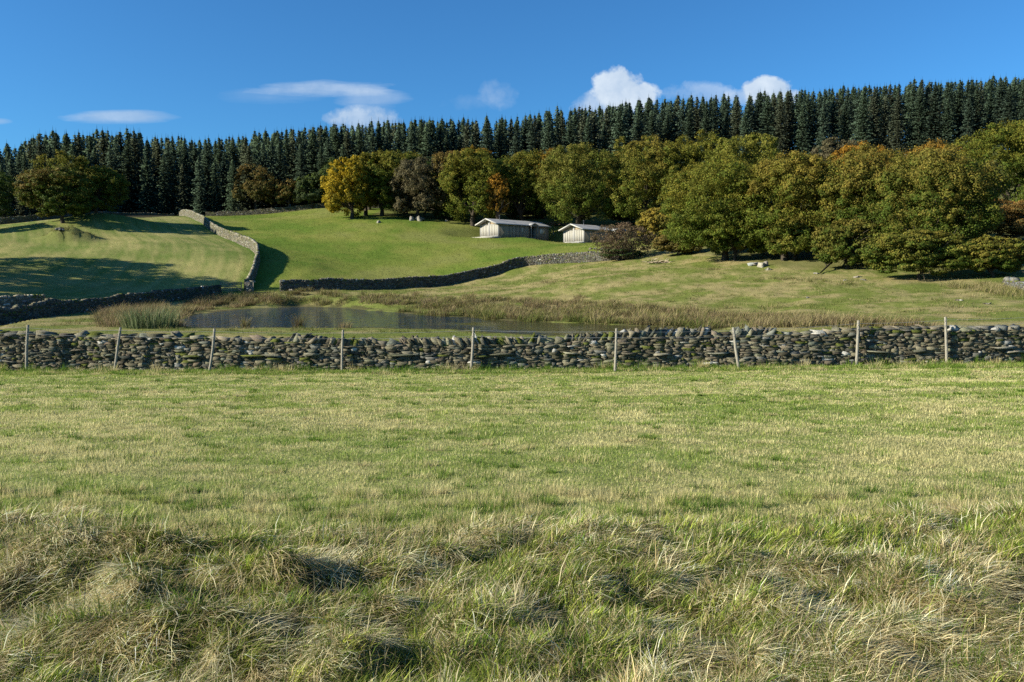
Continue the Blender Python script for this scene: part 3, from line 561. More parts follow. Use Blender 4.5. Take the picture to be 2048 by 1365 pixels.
drywall('dry_stone_wall', line((2012, 575, 67), (2050, 584, 63), (2120, 592, 60)), .55, 'low tumbled pale stone wall at the right edge below the oaks', GRPW, 17, base=(.12, .115, .095), lich=0.0, **far)
drywall('dry_stone_wall', line((493, 588, 104.6), (507, 588, 104.9)), 1.25, 'square stone gate pillar at the foot of the curving wall', GRPW, 18, base=(.24, .22, .17), **far)

# ---------------------------------------------------------------- tubes / boxes
def tube(pts, rad, k=8):
    pts = np.array(pts, float); rad = np.broadcast_to(rad, (len(pts),)); n = len(pts); V = []
    for i in range(n):
        d = pts[min(i + 1, n - 1)] - pts[max(i - 1, 0)]; d = d / (np.linalg.norm(d) + 1e-9); a = np.cross(d, [0, 0, 1.0]) if abs(d[2]) < .9 else np.cross(d, [1.0, 0, 0]); a /= np.linalg.norm(a); b = np.cross(d, a)
        t = np.arange(k) / k * 2 * np.pi; V.append(pts[i] + rad[i] * (np.cos(t)[:, None] * a + np.sin(t)[:, None] * b))
    V.append(pts[:1]); V.append(pts[-1:]); V = np.concatenate(V); f = []
    i = np.arange(n - 1)[:, None] * k; j = np.arange(k)[None]; j2 = (j + 1) % k; q = np.stack([i + j, i + j2, i + k + j2, i + k + j], -1).reshape(-1, 4)
    t0 = np.stack([np.full(k, n * k), np.arange(k), (np.arange(k) + 1) % k], -1); t1 = np.stack([np.full(k, n * k + 1), (n - 1) * k + (np.arange(k) + 1) % k, (n - 1) * k + np.arange(k)], -1)
    return V, q, np.concatenate([t0, t1])
def tubes(name, lst, m, parent=None, k=6, smooth=True):
    V, Q, T, off = [], [], [], 0
    for p, r_ in lst:
        v, q, t = tube(p, r_, k); V.append(v); Q.append(q + off); T.append(t + off); off += len(v)
    return newmesh(name, np.concatenate(V), [np.concatenate(Q), np.concatenate(T)], m, parent=parent, smooth=smooth)
BF = np.array([[0, 1, 3, 2], [4, 6, 7, 5], [0, 4, 5, 1], [2, 3, 7, 6], [0, 2, 6, 4], [1, 5, 7, 3]])
def boxes(name, lst, m, parent=None, cols=None):
    V, Q, C = [], [], []
    for i, (x0, x1, y0, y1, z0, z1) in enumerate(lst):
        V.append(np.array([(x, y, z) for x in (x0, x1) for y in (y0, y1) for z in (z0, z1)], float)); Q.append(BF + 8 * i)
        if cols is not None: C.append(np.tile(cols[i], (8, 1)))
    return newmesh(name, np.concatenate(V), np.concatenate(Q), m, np.concatenate(C) if cols is not None else None, parent=parent)

# fence posts and wire
POSTS = [(53, 742, 56, 650), (229, 738, 241, 655), (419, 740, 429, 657), (684, 738, 686, 660), (942, 742, 947, 655), (1230, 748, 1233, 657), (1478, 738, 1467, 655), (1713, 730, 1717, 641), (1894, 727, 1891, 634)]
PL = ['straight grey fence post nearest the left edge of the wall', 'brown fence post tilting right, second from the left', 'fence post leaning right with a slight bend above the mossy stones', 'thin upright fence post in front of the wall, left of the middle',
      'fence post at the middle of the wall where leaning copings begin', 'pale straight fence post with the lowest foot in the grass', 'fence post leaning left against the right half of the wall', 'tall yellowish fence post, second from the right', 'pale tall fence post nearest the right edge of the wall']
tops = []; rngp = np.random.default_rng(5)
for i, (bx, by, tx_, ty_) in enumerate(POSTS):
    d = ray(bx, by); Y0 = 23.55
    for _ in range(20):
        p = at(bx, by, Y0); Y0 += (p[2] - Hs(p[0], Y0)) * 6 * (1 if True else 0); Y0 = min(max(Y0, 22.6), 23.75)
    p = at(bx, by, Y0); q = at(tx_, ty_, Y0 + .1); zb = Hs(p[0], p[1]); v0 = np.array([0, 0, -.25 + zb - zb]); base = np.array([p[0], p[1], zb]); tp = q - base
    midp = tp * .5 + np.array([rngp.normal(0, .02), 0, 0]); r0 = rngp.uniform(.036, .044)
    o = tubes('fence_post', [([(-tp[0] * .15, 0, -.25), (0, 0, 0), tp * .25 + (midp - tp * .5) * .6, midp, tp * .8 + (midp - tp * .5) * .5, tp - [0, 0, .02], tp], [r0 * 1.1, r0 * 1.08, r0, r0 * .97, r0 * .93, r0 * .88, r0 * .7])], M_POST, k=10)
    o.location = base; tag(o, PL[i], 'fence post', 'round wooden fence posts along the near wall'); tops.append(base + tp)
for frac, lb in ((.93, 'thin upper fence wire strung along the post tops'), (.80, 'thin lower fence wire just below the wall top')):
    line_ = []
    allp = [tops[0] + (tops[0] - tops[1]) * 1.5] + tops + [tops[-1] + (tops[-1] - tops[-2]) * 1.2]
    for a, b in zip(allp[:-1], allp[1:]):
        for t_ in np.linspace(0, 1, 7)[:-1]: line_.append(a + (b - a) * t_ + np.array([0, -.06, -(1 - frac) * 1.3 - .05 * 4 * t_ * (1 - t_) * .6]))
    line_.append(allp[-1] + np.array([0, -.06, -(1 - frac) * 1.3]))
    tag(tubes('fence_wire', [(line_, .0035)], M_WIRE, k=4), lb, 'wire', 'fence wires')

# gates
def field_gate(p0, p1, h, label):
    p0, p1 = np.array(p0), np.array(p1); d = p1[:2] - p0[:2]; L_ = np.linalg.norm(d); z0 = max(p0[2], p1[2]); root = empty('field_gate', (p0[0], p0[1], z0), label, 'gate', 'wooden field gates', math.atan2(d[1], d[0]))
    boxes('rail', [(.08, L_ - .08, -.02, .02, .12 + k * (h - .2) / 4, .21 + k * (h - .2) / 4) for k in range(5)], M_WOOD, root)
    for x in (0, L_ - .1): boxes('stile', [(x, x + .1, -.035, .035, .05, h + .08)], M_WOOD, root)
    tubes('brace', [([(.1, -.045, .15), (L_ * .5, -.045, h)], .035), ([(L_ * .5, -.045, h), (L_ - .1, -.045, .15)], .035)], M_WOOD, root, k=4, smooth=False)
a, b_ = at(441, 590, 105.1), at(484, 588, 105.2); field_gate([a[0], a[1], Hs(a[0], a[1])], [b_[0], b_[1], Hs(b_[0], b_[1])], 1.2, 'five-barred wooden gate closed between the dark wall and the stone pillar')
a, b_ = at(492, 588, 103.9), at(508, 588, 104.0); field_gate([a[0], a[1], Hs(a[0], a[1])], [b_[0], b_[1], Hs(b_[0], b_[1])], 1.25, 'small barred gate standing against the front of the stone pillar')

# ---------------------------------------------------------------- rocks
def rock(px, py, size, label, hz=.7, seed=0, group='pale boulders under the trees', sx=1.3, base=(.20, .185, .15), name='boulder'):
    size *= .62; rng = np.random.default_rng(seed + 100); p = up(px, py); n = 3
    ctr = rng.normal(0, .35, (n, 3)) * size * [sx, .6, .15]; ctr[:, 2] = size * hz * .25
    half = np.abs(rng.normal(.6, .15, (n, 3))) * size * [sx * .8, .7, hz]; v, f, c = stones(T26, rng, ctr, half, rng.uniform(0, 3, n), rng.normal(0, .3, n), stone_cols(rng, n, base, 0), jit=.22)
    o = newmesh(name, v, f, M_ROCK, c); o.location = p; tag(o, label, 'boulder', group)
for i, a in enumerate([(1508, 532, .75, 'pale split boulder, left one of the pair under the big oaks'), (1524, 534, .95, 'largest pale rounded boulder under the big oaks'), (1538, 541, .5, 'small pale rock beside the largest boulder'),
        (1455, 0, 0, ''), (1712, 556, .6, 'flat grey rock in leaf shade right of the fallen branch'), (1727, 561, .5, 'low pale rock just below the flat grey one'), (1690, 562, .3, 'small rock on open grass left of the flat grey rock'), (1632, 548, .4, 'low grey rock at the fork of shade under the oaks'),
        (828, 442, 1.3, 'broad grey outcrop beneath the brown-leaved tree'), (845, 440, 1.0, 'pale upright outcrop stone beneath the brown-leaved tree'), (757, 446, .9, 'mossy rock at the foot of the yellow-leaved trees'), (893, 443, .6, 'small pale stone right of the outcrop'),
        (1206, 500, .7, 'white stone on top of the field bank beside the hawthorn'), (1186, 499, .55, 'smaller white stone left of the hawthorn'), (1616, 597, .22, 'tiny pale stone out on the right pasture'), (1915, 602, .45, 'scattered grey stones on the right pasture near the edge'), (1975, 609, .35, 'low pale stones lying in grass near the right edge'), (587, 563, .8, 'flat stone lying on the green field above the lane gap'), (585, 583, .5, 'pale stones fallen before the end of the middle wall')]):
    if a[1]: rock(a[0], a[1], a[2], a[3], seed=i, hz=.35 if a[3].startswith(('flat', 'low', 'scattered')) else .75, group=('stones out on the pasture' if 'pasture' in a[3] else 'pale boulders under the trees'))
for i, (dx, dy, s_) in enumerate([(-1.6, -.8, .5), (-.9, -1.0, .42), (-1.3, -.3, .35)]):
    rng_ = np.random.default_rng(i); x, y = MOUND[0] + dx, MOUND[1] + dy; v, f, c = stones(T26, rng_, np.zeros((2, 3)) + [[0, 0, .1], [.4, 0, .05]], np.array([[.7, .5, .4], [.4, .4, .3]]) * s_ * .85, np.array([.3, .8]), np.zeros(2), stone_cols(rng_, 2, (.15, .15, .14), 0), jit=.22)
    o = newmesh('boulder', v, f, M_ROCK, c); o.location = (x, y, Hs(x, y)); tag(o, ['grey stone at the left of the grassy mound', 'grey stone in the middle of the grassy mound', 'smallest grey stone behind on the grassy mound'][i], 'boulder', 'stones on the grassy mound')

# ---------------------------------------------------------------- cabins
def cabin(px, pyb, Y, label, group, short=False):
    p = at(px, pyb, Y); ang = R(42); Lc, Wc, Hw = 13.6, 5.5, 2.35; zb = p[2]
    rt = empty('wooden_cabin', (p[0], p[1], zb), label, 'cabin', group, ang)       # local x along the long side, y across to the far-left, origin at near corner
    rng = np.random.default_rng(int(px)); hr = .95; ov = .95; oe = .45
    # long near wall, vertical boards (open porch recess at 8.0-9.9)
    def boards(name, u0, u1, z0, z1f, y, th, base, step=.28, axis='x', var=.25):
        L_, C_ = [], []; u = u0
        while u < u1 - .01:
            e_ = min(u + step, u1); k = rng.uniform(0, .02); z1 = z1f((u + e_) / 2)
            L_.append((u, e_ - .012, y - k, y + th, z0, z1) if axis == 'x' else (y - k, y + th, u, e_ - .012, z0, z1)); C_.append(np.array(base) * rng.uniform(1 - var, 1 + var)); u = e_
        return boxes(name, L_, M_BOARD, rt, C_)
    GB = (.25, .215, .165); H0 = lambda u: Hw
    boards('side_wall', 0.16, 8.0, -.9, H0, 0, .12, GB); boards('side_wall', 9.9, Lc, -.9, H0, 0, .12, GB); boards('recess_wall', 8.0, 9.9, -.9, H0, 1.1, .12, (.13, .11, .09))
    boxes('inner_wall', [(7.95, 8.05, .12, 1.2, -.9, Hw), (9.85, 9.95, .12, 1.2, -.9, Hw)], M_WOOD, rt)
    boards('rear_wall', 0, Lc, -.5, H0, Wc - .12, .12, GB); gz_ = lambda v_: Hw + hr * (1 - abs(v_ - Wc / 2) / (Wc / 2)) - .02
    boards('end_wall', .13, Wc - .13, -.9, gz_, Lc - .12, .12, GB, axis='y')
    # sunny gable: pale frame with alternating cream panels
    WF = (.31, .305, .29); fr, fc = [], []
    for v_, w_ in ((.0, .16), (Wc - .16, .16), (Wc / 2 - .2, .4)): fr.append((-.06, .12, v_, v_ + w_, -.15, Hw if w_ < .3 else Hw + hr - .15)); fc.append(WF)
    fr += [(-.05, .11, .16, Wc / 2 - .2, Hw - .12, Hw), (-.05, .11, Wc / 2 + .2, Wc - .16, Hw - .12, Hw), (-.05, .11, .16, Wc / 2 - .2, -.15, .1), (-.05, .11, Wc / 2 + .2, Wc - .16, -.15, .1)]; fc += [WF] * 4
    boxes('gable_frame', fr, M_BOARD, rt, fc)
    for v0 in (.16, Wc / 2 + .2):
        wl = Wc / 2 - .36; k = 5; wd_ = wl / k
        for i in range(k):
            boxes('door_panel', [(-.02, .06, v0 + i * wd_ + .10, v0 + (i + 1) * wd_ - .06, .1, Hw - .12)], M_BOARD, rt, [(.36, .35, .31)])
            boxes('batten', [(0, .08, v0 + i * wd_ - (0 if i else .0), v0 + i * wd_ + .10, .1, Hw - .12)], M_BOARD, rt, [(.20, .185, .15)])
    boards('gable_top', .16, Wc - .16, Hw, gz_, .1, .1, (.42, .33, .22), axis='y', var=.1)
    # roof: two slabs with thickness, ridge along x
    x0, x1 = -ov, Lc + .35; sl = hr / (Wc / 2); V = []; t_ = .14
    prof = [(-oe, Hw - sl * oe + .05), (Wc / 2, Hw + hr + .05), (Wc + oe, Hw - sl * oe + .05)]; nseg = 40; vv, ff = [], []
    xs_ = np.linspace(x0, x1, nseg)
    rows = 9
    for x in xs_:
        for s_ in range(2 * rows + 1):
            u = s_ / rows; 
            if u <= 1: y_, z_ = lerp(prof[0][0], prof[1][0], u), lerp(prof[0][1], prof[1][1], u)
            else: y_, z_ = lerp(prof[1][0], prof[2][0], u - 1), lerp(prof[1][1], prof[2][1], u - 1)
            vv.append((x, y_, z_ + t_ + rng.uniform(-.012, .012)))
        for y_, z_ in (prof[2], prof[1], prof[0]): vv.append((x, y_, z_))
    K = 2 * rows + 4
    for i in range(nseg - 1):
        for j in range(K): ff.append((i * K + j, i * K + (j + 1) % K, (i + 1) * K + (j + 1) % K, (i + 1) * K + j))
    caps = [np.array([[j + o_ for j in range(K)]]) for o_ in (0, (nseg - 1) * K)]; caps[0] = caps[0][:, ::-1]
    newmesh('roof', np.array(vv), [np.array(ff)] + caps, M_SHINGLE, parent=rt)
    # barge boards on the sunny gable
    for sgn, nm in ((0, 'barge_board'), (1, 'barge_board')):
        a0 = prof[0] if sgn == 0 else prof[2]; b0 = prof[1]; v_ = [(x, y_, z_ + dz) for x in (x0 - .05, x0 - .003) for (y_, z_) in (a0, b0) for dz in (-.04, .17)]
        newmesh(nm, np.array(v_), BF, mat('barge_mat', (.42, .41, .38)), parent=rt)
    tubes('flue', [([(2.2, 2.2, Hw + .6), (2.2, 2.2, Hw + hr + .95)], .11), ([(2.2, 2.2, Hw + hr + .85), (2.2, 2.2, Hw + hr + 1.0)], .16)], M_FLUE, rt, k=10)
    # deck in front of the gable
    dk = [(-2.1 + i * .15, -2.1 + i * .15 + .138, -.7, Wc + 1.8, -.18, -.12) for i in range(14)]; dk += [(-2.1, -2.04, -.7, Wc + 1.8, -.4, -.184), (-2.0, -.02, -.72, -.66, -.4, -.184)]
    deck = boxes('deck', dk, M_BOARD, rt, [(.40, .38, .34)] * 16)
    for y_ in (-.5, 2.5, Wc + 1.5): boxes('deck_post', [(-1.9, -1.78, y_, y_ + .12, -1.6, -.19)], M_WOOD, rt)
    # windows on the long side
    def window(u0, u1, z0, z1, pc):
        f_ = boxes('window', [(u0, u1, -.05, -.022, z1 - .07, z1), (u0, u1, -.05, -.022, z0, z0 + .07), (u0, u0 + .07, -.051, -.023, z0, z1), (u1 - .07, u1, -.051, -.023, z0, z1), ((u0 + u1) / 2 - .04, (u0 + u1) / 2 + .04, -.051, -.023, z0, z1)], M_BOARD, rt, [(.34, .31, .25)] * 5)
        boxes('pane', [(u0 + .06, u1 - .06, -.035, -.024, z0 + .06, z1 - .06)], pc, f_)
    window(11.0, 12.5, .75, 1.9, M_GLASS); window(6.1, 6.5, .8, 1.9, M_GLASS)
    if not short:
        boxes('door', [(8.35, 9.2, 1.04, 1.09, -.1, 1.95)], M_BOARD, rt, [(.34, .32, .26)]); boxes('handle', [(8.42, 8.50, 1.0, 1.04, .9, 1.05)], M_FLUE, rt.children[-1])
        pr = [(7.9, -.85, Hw + .02), (8.95, -.85, Hw + .42), (10.0, -.85, Hw + .02), (7.9, .6, Hw + .02), (8.95, .6, Hw + .42), (10.0, .6, Hw + .02)]; pr2 = [(x, y_, z_ + .1) for x, y_, z_ in pr]
        newmesh('porch_roof', np.array(pr + pr2), [np.array([(0, 1, 4, 3), (1, 2, 5, 4), (6, 9, 10, 7), (7, 10, 11, 8), (0, 6, 7, 1), (1, 7, 8, 2), (3, 4, 10, 9), (4, 5, 11, 10), (0, 3, 9, 6), (2, 8, 11, 5)])], M_SHINGLE, parent=rt)
        for u in (8.0, 9.8): boxes('porch_post', [(u, u + .11, -.75, -.64, -1.0, Hw + .05)], M_BOARD, rt, [(.30, .28, .23)])
        boxes('porch_floor', [(7.9, 10.0, -.85, 1.05, -.2, -.12)], M_BOARD, rt, [(.3, .28, .24)])
    return rt
CG = 'timber holiday cabins on the green slope'
cab1 = cabin(997, 472.5, 155, 'left cabin of weathered boards, wholly visible with a small porch canopy', CG)
cab2 = cabin(1168.5, 483.8, 153, 'right cabin, its long side partly hidden by the brown hawthorn', CG)
# small bollard and picnic bench by the first cabin
p = up(1107, 470); o = tubes('marker_post', [([(0, 0, -.2), (0, 0, 1.0)], .09)], M_POST); o.location = p; tag(o, 'short post standing in shade off the end of the left cabin', 'post')

# ---------------------------------------------------------------- trees
def crown_mesh(name, rng, a, b, c, z0, nblob, nleaf, ls, base, acc, accw, parent, sky_gap=0.0, low=-.45, side=None, rbk=(.15, .34)):
    """leafy crown: boughs -> clumps -> leaf sprays; a,b,c half sizes, z0 centre height"""
    u = rng.uniform(low, 1, nblob); ph = rng.uniform(0, 2 * np.pi, nblob); rr = np.sqrt(1 - u * u); d = np.stack([rr * np.cos(ph), rr * np.sin(ph), u], -1); d = d / (np.abs(d) ** 2.8).sum(1)[:, None] ** (1 / 2.8)
    rb = rng.uniform(*rbk, nblob); rad = (1 - rb) * rng.uniform(.80, 1.03, nblob); ni = nblob // 4; rad[:ni] *= rng.uniform(.3, .7, ni)
    flat = np.where(d[:, 2] < 0, .95, 1.0); bc = d * rad[:, None] * flat[:, None]
    ks = 11; nb = nblob * ks; v = rng.normal(size=(nb, 3)); v /= np.linalg.norm(v, axis=1)[:, None]; bi = np.repeat(np.arange(nblob), ks)
    v = v + d[bi] * .55; v /= np.linalg.norm(v, axis=1)[:, None]; sc = bc[bi] + v * (rb[bi] * rng.uniform(.7, 1.0, nb))[:, None]; sr = rb[bi] * rng.uniform(.30, .50, nb)
    si = rng.integers(0, nb, nleaf); w_ = rng.normal(size=(nleaf, 3)); w_ /= np.linalg.norm(w_, axis=1)[:, None]; w_[:, 2] *= .7
    pos = sc[si] + w_ * (sr[si] * rng.uniform(.35, 1.05, nleaf))[:, None]; S_ = np.array([a, b, c]); pos = pos * S_
    nrm = w_ + v[si] * .5 + rng.normal(0, .45, (nleaf, 3)) + [0, 0, .15]; nrm /= np.linalg.norm(nrm, axis=1)[:, None]
    t = np.cross(nrm, rng.normal(size=(nleaf, 3))); t /= np.linalg.norm(t, axis=1)[:, None]; bt = np.cross(nrm, t); s_ = (ls * rng.uniform(.6, 1.25, nleaf))[:, None]
    q = np.stack([pos - t * s_ * .5, pos - bt * s_ * .38, pos + t * s_ * .55 + nrm * s_ * .12, pos + bt * s_ * .38], 1); q[..., 2] += z0
    aw = np.clip(accw + .55 * (rng.random(nblob) - .5), 0, 1)[bi][si]
    if side is not None: aw = np.clip(aw + side * (-pos[:, 0] / a), 0, 1)
    aw = np.clip(aw + .42 * (pos[:, 2] / c) * (accw > 0) + rng.normal(0, .18, nleaf) + (rng.random(nb) - .5)[si] * .5, 0, 1)[:, None]
    cl = 1.07 * lerp(np.array(base), np.array(acc), aw) * rng.uniform(.65, 1.35, nleaf)[:, None] * (rng.uniform(.75, 1.25, nb)[si])[:, None]
    o = newmesh(name, q.reshape(-1, 3), np.arange(4 * nleaf).reshape(nleaf, 4), M_LEAF, np.repeat(cl, 4, 0), parent=parent); return bc * S_ + [0, 0, z0]
def trunk_mesh(rng, ends, r0, fork, parent, m=M_BARK, name='trunk'):
    lst = [([(0, 0, -.5), (0, 0, 0), (rng.normal(0, .1), rng.normal(0, .1), fork * .6), (rng.normal(0, .15), rng.normal(0, .15), fork)], [r0 * 1.35, r0 * 1.1, r0 * .85, r0 * .7])]
    top = np.array(lst[0][0][-1], float)
    for e_ in ends:
        m1 = lerp(top, e_, .4) + rng.normal(0, .25, 3) + [0, 0, .3]; lst.append(([top - [0, 0, .2], m1, e_], [r0 * .45, r0 * .27, r0 * .07]))
        for _ in range(3): q = e_ + rng.normal(0, 1.0, 3); lst.append(([m1, lerp(m1, q, .6) + rng.normal(0, .15, 3), q], [r0 * .16, r0 * .1, .02]))
    tubes(name, lst, m, parent, k=7)
G1, G2, G3 = (.058, .090, .013), (.078, .110, .015), (.040, .062, .014)
YEL, ORG, PUR, RUS, OLI = (.33, .235, .014), (.26, .135, .016), (.10, .088, .045), (.17, .11, .03), (.16, .14, .02)
# name, x0,x1,top,bottom (px), depth, base colour, accent colour, accent weight, leaves, label, side
TREES = [
 ('sycamore_tree', 82, 192, 308, 420, 151, (.085, .12, .022), OLI, .25, 9000, 'round bright green crown rising behind the orange-brown tree', None, 165, 452),
 ('oak_tree', 50, 190, 335, 446, 145, G1, RUS, .12, 16000, 'lone tree with orange-brown left side and thick trunk on the mown field', .32, 128, 452),
 ('oak_tree', 150, 254, 333, 432, 153, G1, OLI, .25, 11000, 'dark green tree with yellowed tips right of the lone orange-brown one', None, 195, 440),
 ('oak_tree', -60, 34, 343, 440, 176, G3, G1, .2, 8000, 'dark broadleaf tree cut by the left edge before the conifers', None, None, None),
 ('oak_tree', 473, 556, 330, 416, 205, (.07, .078, .022), RUS, .35, 7000, 'olive-brown tree standing against the dark conifers above the green field', None, None, None),
 ('hawthorn_tree', 554, 602, 357, 413, 203, G3, RUS, .45, 4000, 'small reddish-brown tree beside the olive one below the conifers', None, None, None),
 ('oak_tree', 595, 655, 352, 415, 202, (.05, .07, .03), G2, .3, 5000, 'small dark green round tree at the top of the green field', None, None, None),
 ('oak_tree', 636, 712, 319, 405, 206, (.06, .085, .03), G2, .3, 7000, 'grey-green tree peeping out behind the yellow tree', None, None, None),
 ('maple_tree', 653, 735, 320, 447, 172, (.13, .13, .02), YEL, .65, 14000, 'bright yellow tree at the left end of the wood', .45, 705, 447),
 ('maple_tree', 700, 765, 308, 440, 178, (.10, .115, .02), YEL, .35, 9000, 'yellow-green tree just behind the bright yellow one', None, None, None),
 ('oak_tree', 720, 815, 305, 445, 176, G2, OLI, .3, 13000, 'tall green tree between the yellow tree and the purple-brown one', None, 765, 447),
 ('oak_tree', 775, 850, 302, 430, 183, G1, OLI, .35, 8000, 'green tree top showing above the purple-brown tree', None, None, None),
 ('beech_tree', 790, 895, 316, 438, 172, (.10, .085, .045), PUR, .8, 14000, 'purple-brown windswept tree above the grey outcrop', None, 835, 444),
 ('oak_tree', 860, 945, 302, 430, 176, (.07, .08, .02), RUS, .35, 11000, 'dark green tree with a brownish top right of the purple-brown one', None, None, None),
 ('oak_tree', 892, 1000, 302, 440, 168, G2, OLI, .35, 15000, 'bushy olive-green tree at the left back of the left cabin', None, None, None),
 ('oak_tree', 920, 985, 296, 380, 186, G1, ORG, .3, 6000, 'orange-tinged tree top behind the bushy olive-green tree', None, None, None),
 ('maple_tree', 975, 1015, 348, 425, 164, (.16, .11, .02), ORG, .6, 4500, 'small orange-leaved tree glowing behind the left cabin', None, None, None),
 ('oak_tree', 1000, 1090, 302, 438, 173, G1, OLI, .3, 12000, 'dark green spreading tree behind the roof of the left cabin', None, None, None),
 ('oak_tree', 1050, 1125, 300, 400, 182, G2, ORG, .4, 8000, 'green tree with an orange crest behind the gap between the cabins', None, None, None),
 ('oak_tree', 1085, 1232, 288, 446, 165, G2, (.17, .15, .03), .4, 21000, 'broad domed olive tree standing above the gap between the cabins', None, 1155, 447),
 ('oak_tree', 1215, 1350, 276, 445, 162, G2, (.20, .16, .03), .4, 18000, 'broad golden-green tree behind the right cabin', None, None, None),
 ('oak_tree', 1325, 1452, 266, 410, 160, G1, OLI, .3, 15000, 'dark green tree on the skyline of the broadleaf wood', None, None, None),
 ('oak_tree', 1425, 1545, 268, 400, 152, G2, (.18, .17, .03), .45, 14000, 'rounded lime-green tree below the conifers right of the dark one', None, None, None),
 ('oak_tree', 1325, 1420, 335, 470, 130, G1, OLI, .3, 12000, 'shaded green tree behind the yellowish bush and the great oaks', None, None, None),
 ('hazel_bush', 1278, 1350, 420, 512, 118, (.11, .12, .025), (.26, .19, .03), .5, 9000, 'yellowish bush beside the hawthorn', None, None, None),
 ('hazel_bush', 1312, 1405, 468, 530, 108, (.10, .10, .028), (.18, .13, .035), .55, 9000, 'low bronze-green bush at the left foot of the great oaks', None, None, None),
 ('oak_tree', 1345, 1562, 322, 528, 98, G2, OLI, .3, 34000, 'great domed green oak, leftmost of the large oaks', None, 1450, 527),
 ('oak_tree', 1500, 1690, 312, 536, 93, G2, (.18, .14, .025), .4, 34000, 'great olive oak above the pale boulders', None, 1570, 535),
 ('oak_tree', 1640, 1815, 292, 546, 89, G1, (.17, .13, .025), .35, 34000, 'great green oak above the fallen branch', None, 1722, 548),
 ('beech_tree', 1628, 1715, 276, 350, 128, (.10, .085, .06), PUR, .9, 6000, 'purple-grey round tree top behind the great oaks', None, None, None),
 ('maple_tree', 1668, 1772, 288, 400, 112, (.15, .11, .025), ORG, .55, 9000, 'orange-topped tree at the crest of the great oaks', None, None, None),
 ('oak_tree', 1770, 1965, 298, 556, 81, G1, (.19, .15, .03), .3, 38000, 'great dark oak with golden flecks at the right of the wood', None, 1860, 556),
 ('maple_tree', 1800, 1935, 286, 400, 112, (.12, .10, .025), ORG, .4, 11000, 'rusty-topped tree behind the great dark oak', None, None, None),
 ('oak_tree', 1925, 2120, 248, 430, 100, G1, OLI, .2, 26000, 'tall dark green tree cut by the right edge', None, None, None),
 ('oak_tree', 1745, 1935, 462, 566, 75, G1, (.19, .16, .03), .3, 24000, 'low leafy green oak with golden sprays in front of the great oaks', None, None, None),
 ('oak_tree', 1930, 2050, 472, 560, 74, G1, (.20, .16, .03), .4, 15000, 'low yellow-green oak at the right near the tumbled wall', None, None, None),
 ('maple_tree', 1945, 2110, 400, 500, 90, (.10, .09, .03), (.20, .11, .03), .45, 14000, 'bronze-leaved tree in shade under the tall right-edge tree', None, None, None),
 ('oak_tree', 690, 790, 318, 440, 192, G3, G1, .3, 7000, 'dim tree in the back row behind the yellow-green tree', None, None, None),
 ('oak_tree', 800, 900, 322, 440, 194, G3, G1, .3, 7000, 'dim back-row tree behind the purple-brown one', None, None, None),
 ('oak_tree', 930, 1060, 318, 440, 192, G3, G1, .3, 9000, 'dim back-row tree behind the small orange-leaved tree', None, None, None),
 ('oak_tree', 1060, 1190, 316, 440, 190, G3, G1, .3, 9000, 'dim back-row tree behind the broad domed olive one', None, None, None),
 ('oak_tree', 1190, 1330, 305, 440, 186, G3, G1, .3, 10000, 'dim back-row tree behind the broad golden-green one', None, None, None),
 ('holly_bush', 868, 925, 400, 440, 174, G3, G3, 0, 3000, 'dark low bush under the trees right of the outcrop', None, None, None),
 ('holly_bush', 1010, 1100, 405, 440, 182, G3, G3, 0, 4000, 'dark low undergrowth bush behind the roof of the left cabin', None, None, None),
 ('holly_bush', 1215, 1330, 400, 450, 172, G3, G3, 0, 5000, 'dark low undergrowth bush behind the roof of the right cabin', None, None, None),
 ('oak_tree', 1535, 1625, 420, 524, 92, G2, (.18, .14, .03), .4, 13000, 'low sunlit oak bough tree just above the largest boulder', None, 1590, 532),
 ('oak_tree', 1420, 1520, 430, 520, 96, G1, OLI, .3, 13000, 'low green oak at the foot of the leftmost great oak', None, None, None),
 ('oak_tree', 1640, 1750, 440, 546, 84, G1, (.17, .14, .03), .35, 14000, 'low spreading oak left of the leafy low one, over shaded ground', None, None, None),
]
for i, (nm, x0, x1, tp, bt, Y, base, acc, aw, nl, lb, side, tx_, tb_) in enumerate(TREES):
    rng_ = np.random.default_rng(300 + i); cxp = tx_ if tx_ else (x0 + x1) / 2; b3 = at(cxp, 500, Y); zg = Hs(b3[0], Y); top = at(cxp, tp, Y)[2]; bot = at(cxp, bt + (12 if x0 > 600 else 0), Y)[2]; bot = max(bot, zg + .15)
    c = (top - bot) / 2 * 1.08; a_ = (x1 - x0) / 2 / F * Y * (1.24 if x0 > 600 else 1.12); offx = ((x0 + x1) / 2 - cxp) / F * Y
    grp = 'broadleaf trees on the wooded slope' if x0 > 600 else 'broadleaf trees at the left of the fields'
    root = empty(nm, (b3[0], Y, zg), lb, 'bush' if 'bush' in nm else 'tree', grp)
    ls = .195 * (Y / 100) ** .75; nb = int(46 + nl / 420)
    # windswept, lopsided outline
    bc = crown_mesh('crown', rng_, a_, min(a_, c * 1.1) * .95, c, (top + bot) / 2 - zg, nb, int(nl * 2.9), ls, base, acc, aw, root, side=side, low=-.75)
    cr = root.children[0]; cr.location = (offx, 0, 0)
    ends = [bc[k] * .8 + np.array([offx, 0, 0]) for k in rng_.choice(len(bc), 9, replace=False)]; zc = (top + bot) / 2 - zg
    for e_ in ends: e_[2] = max(e_[2], zc * .6)
    trunk_mesh(rng_, ends, max(.16, .036 * (top - zg)), max(.5, (bot - zg) + c * .25), root)
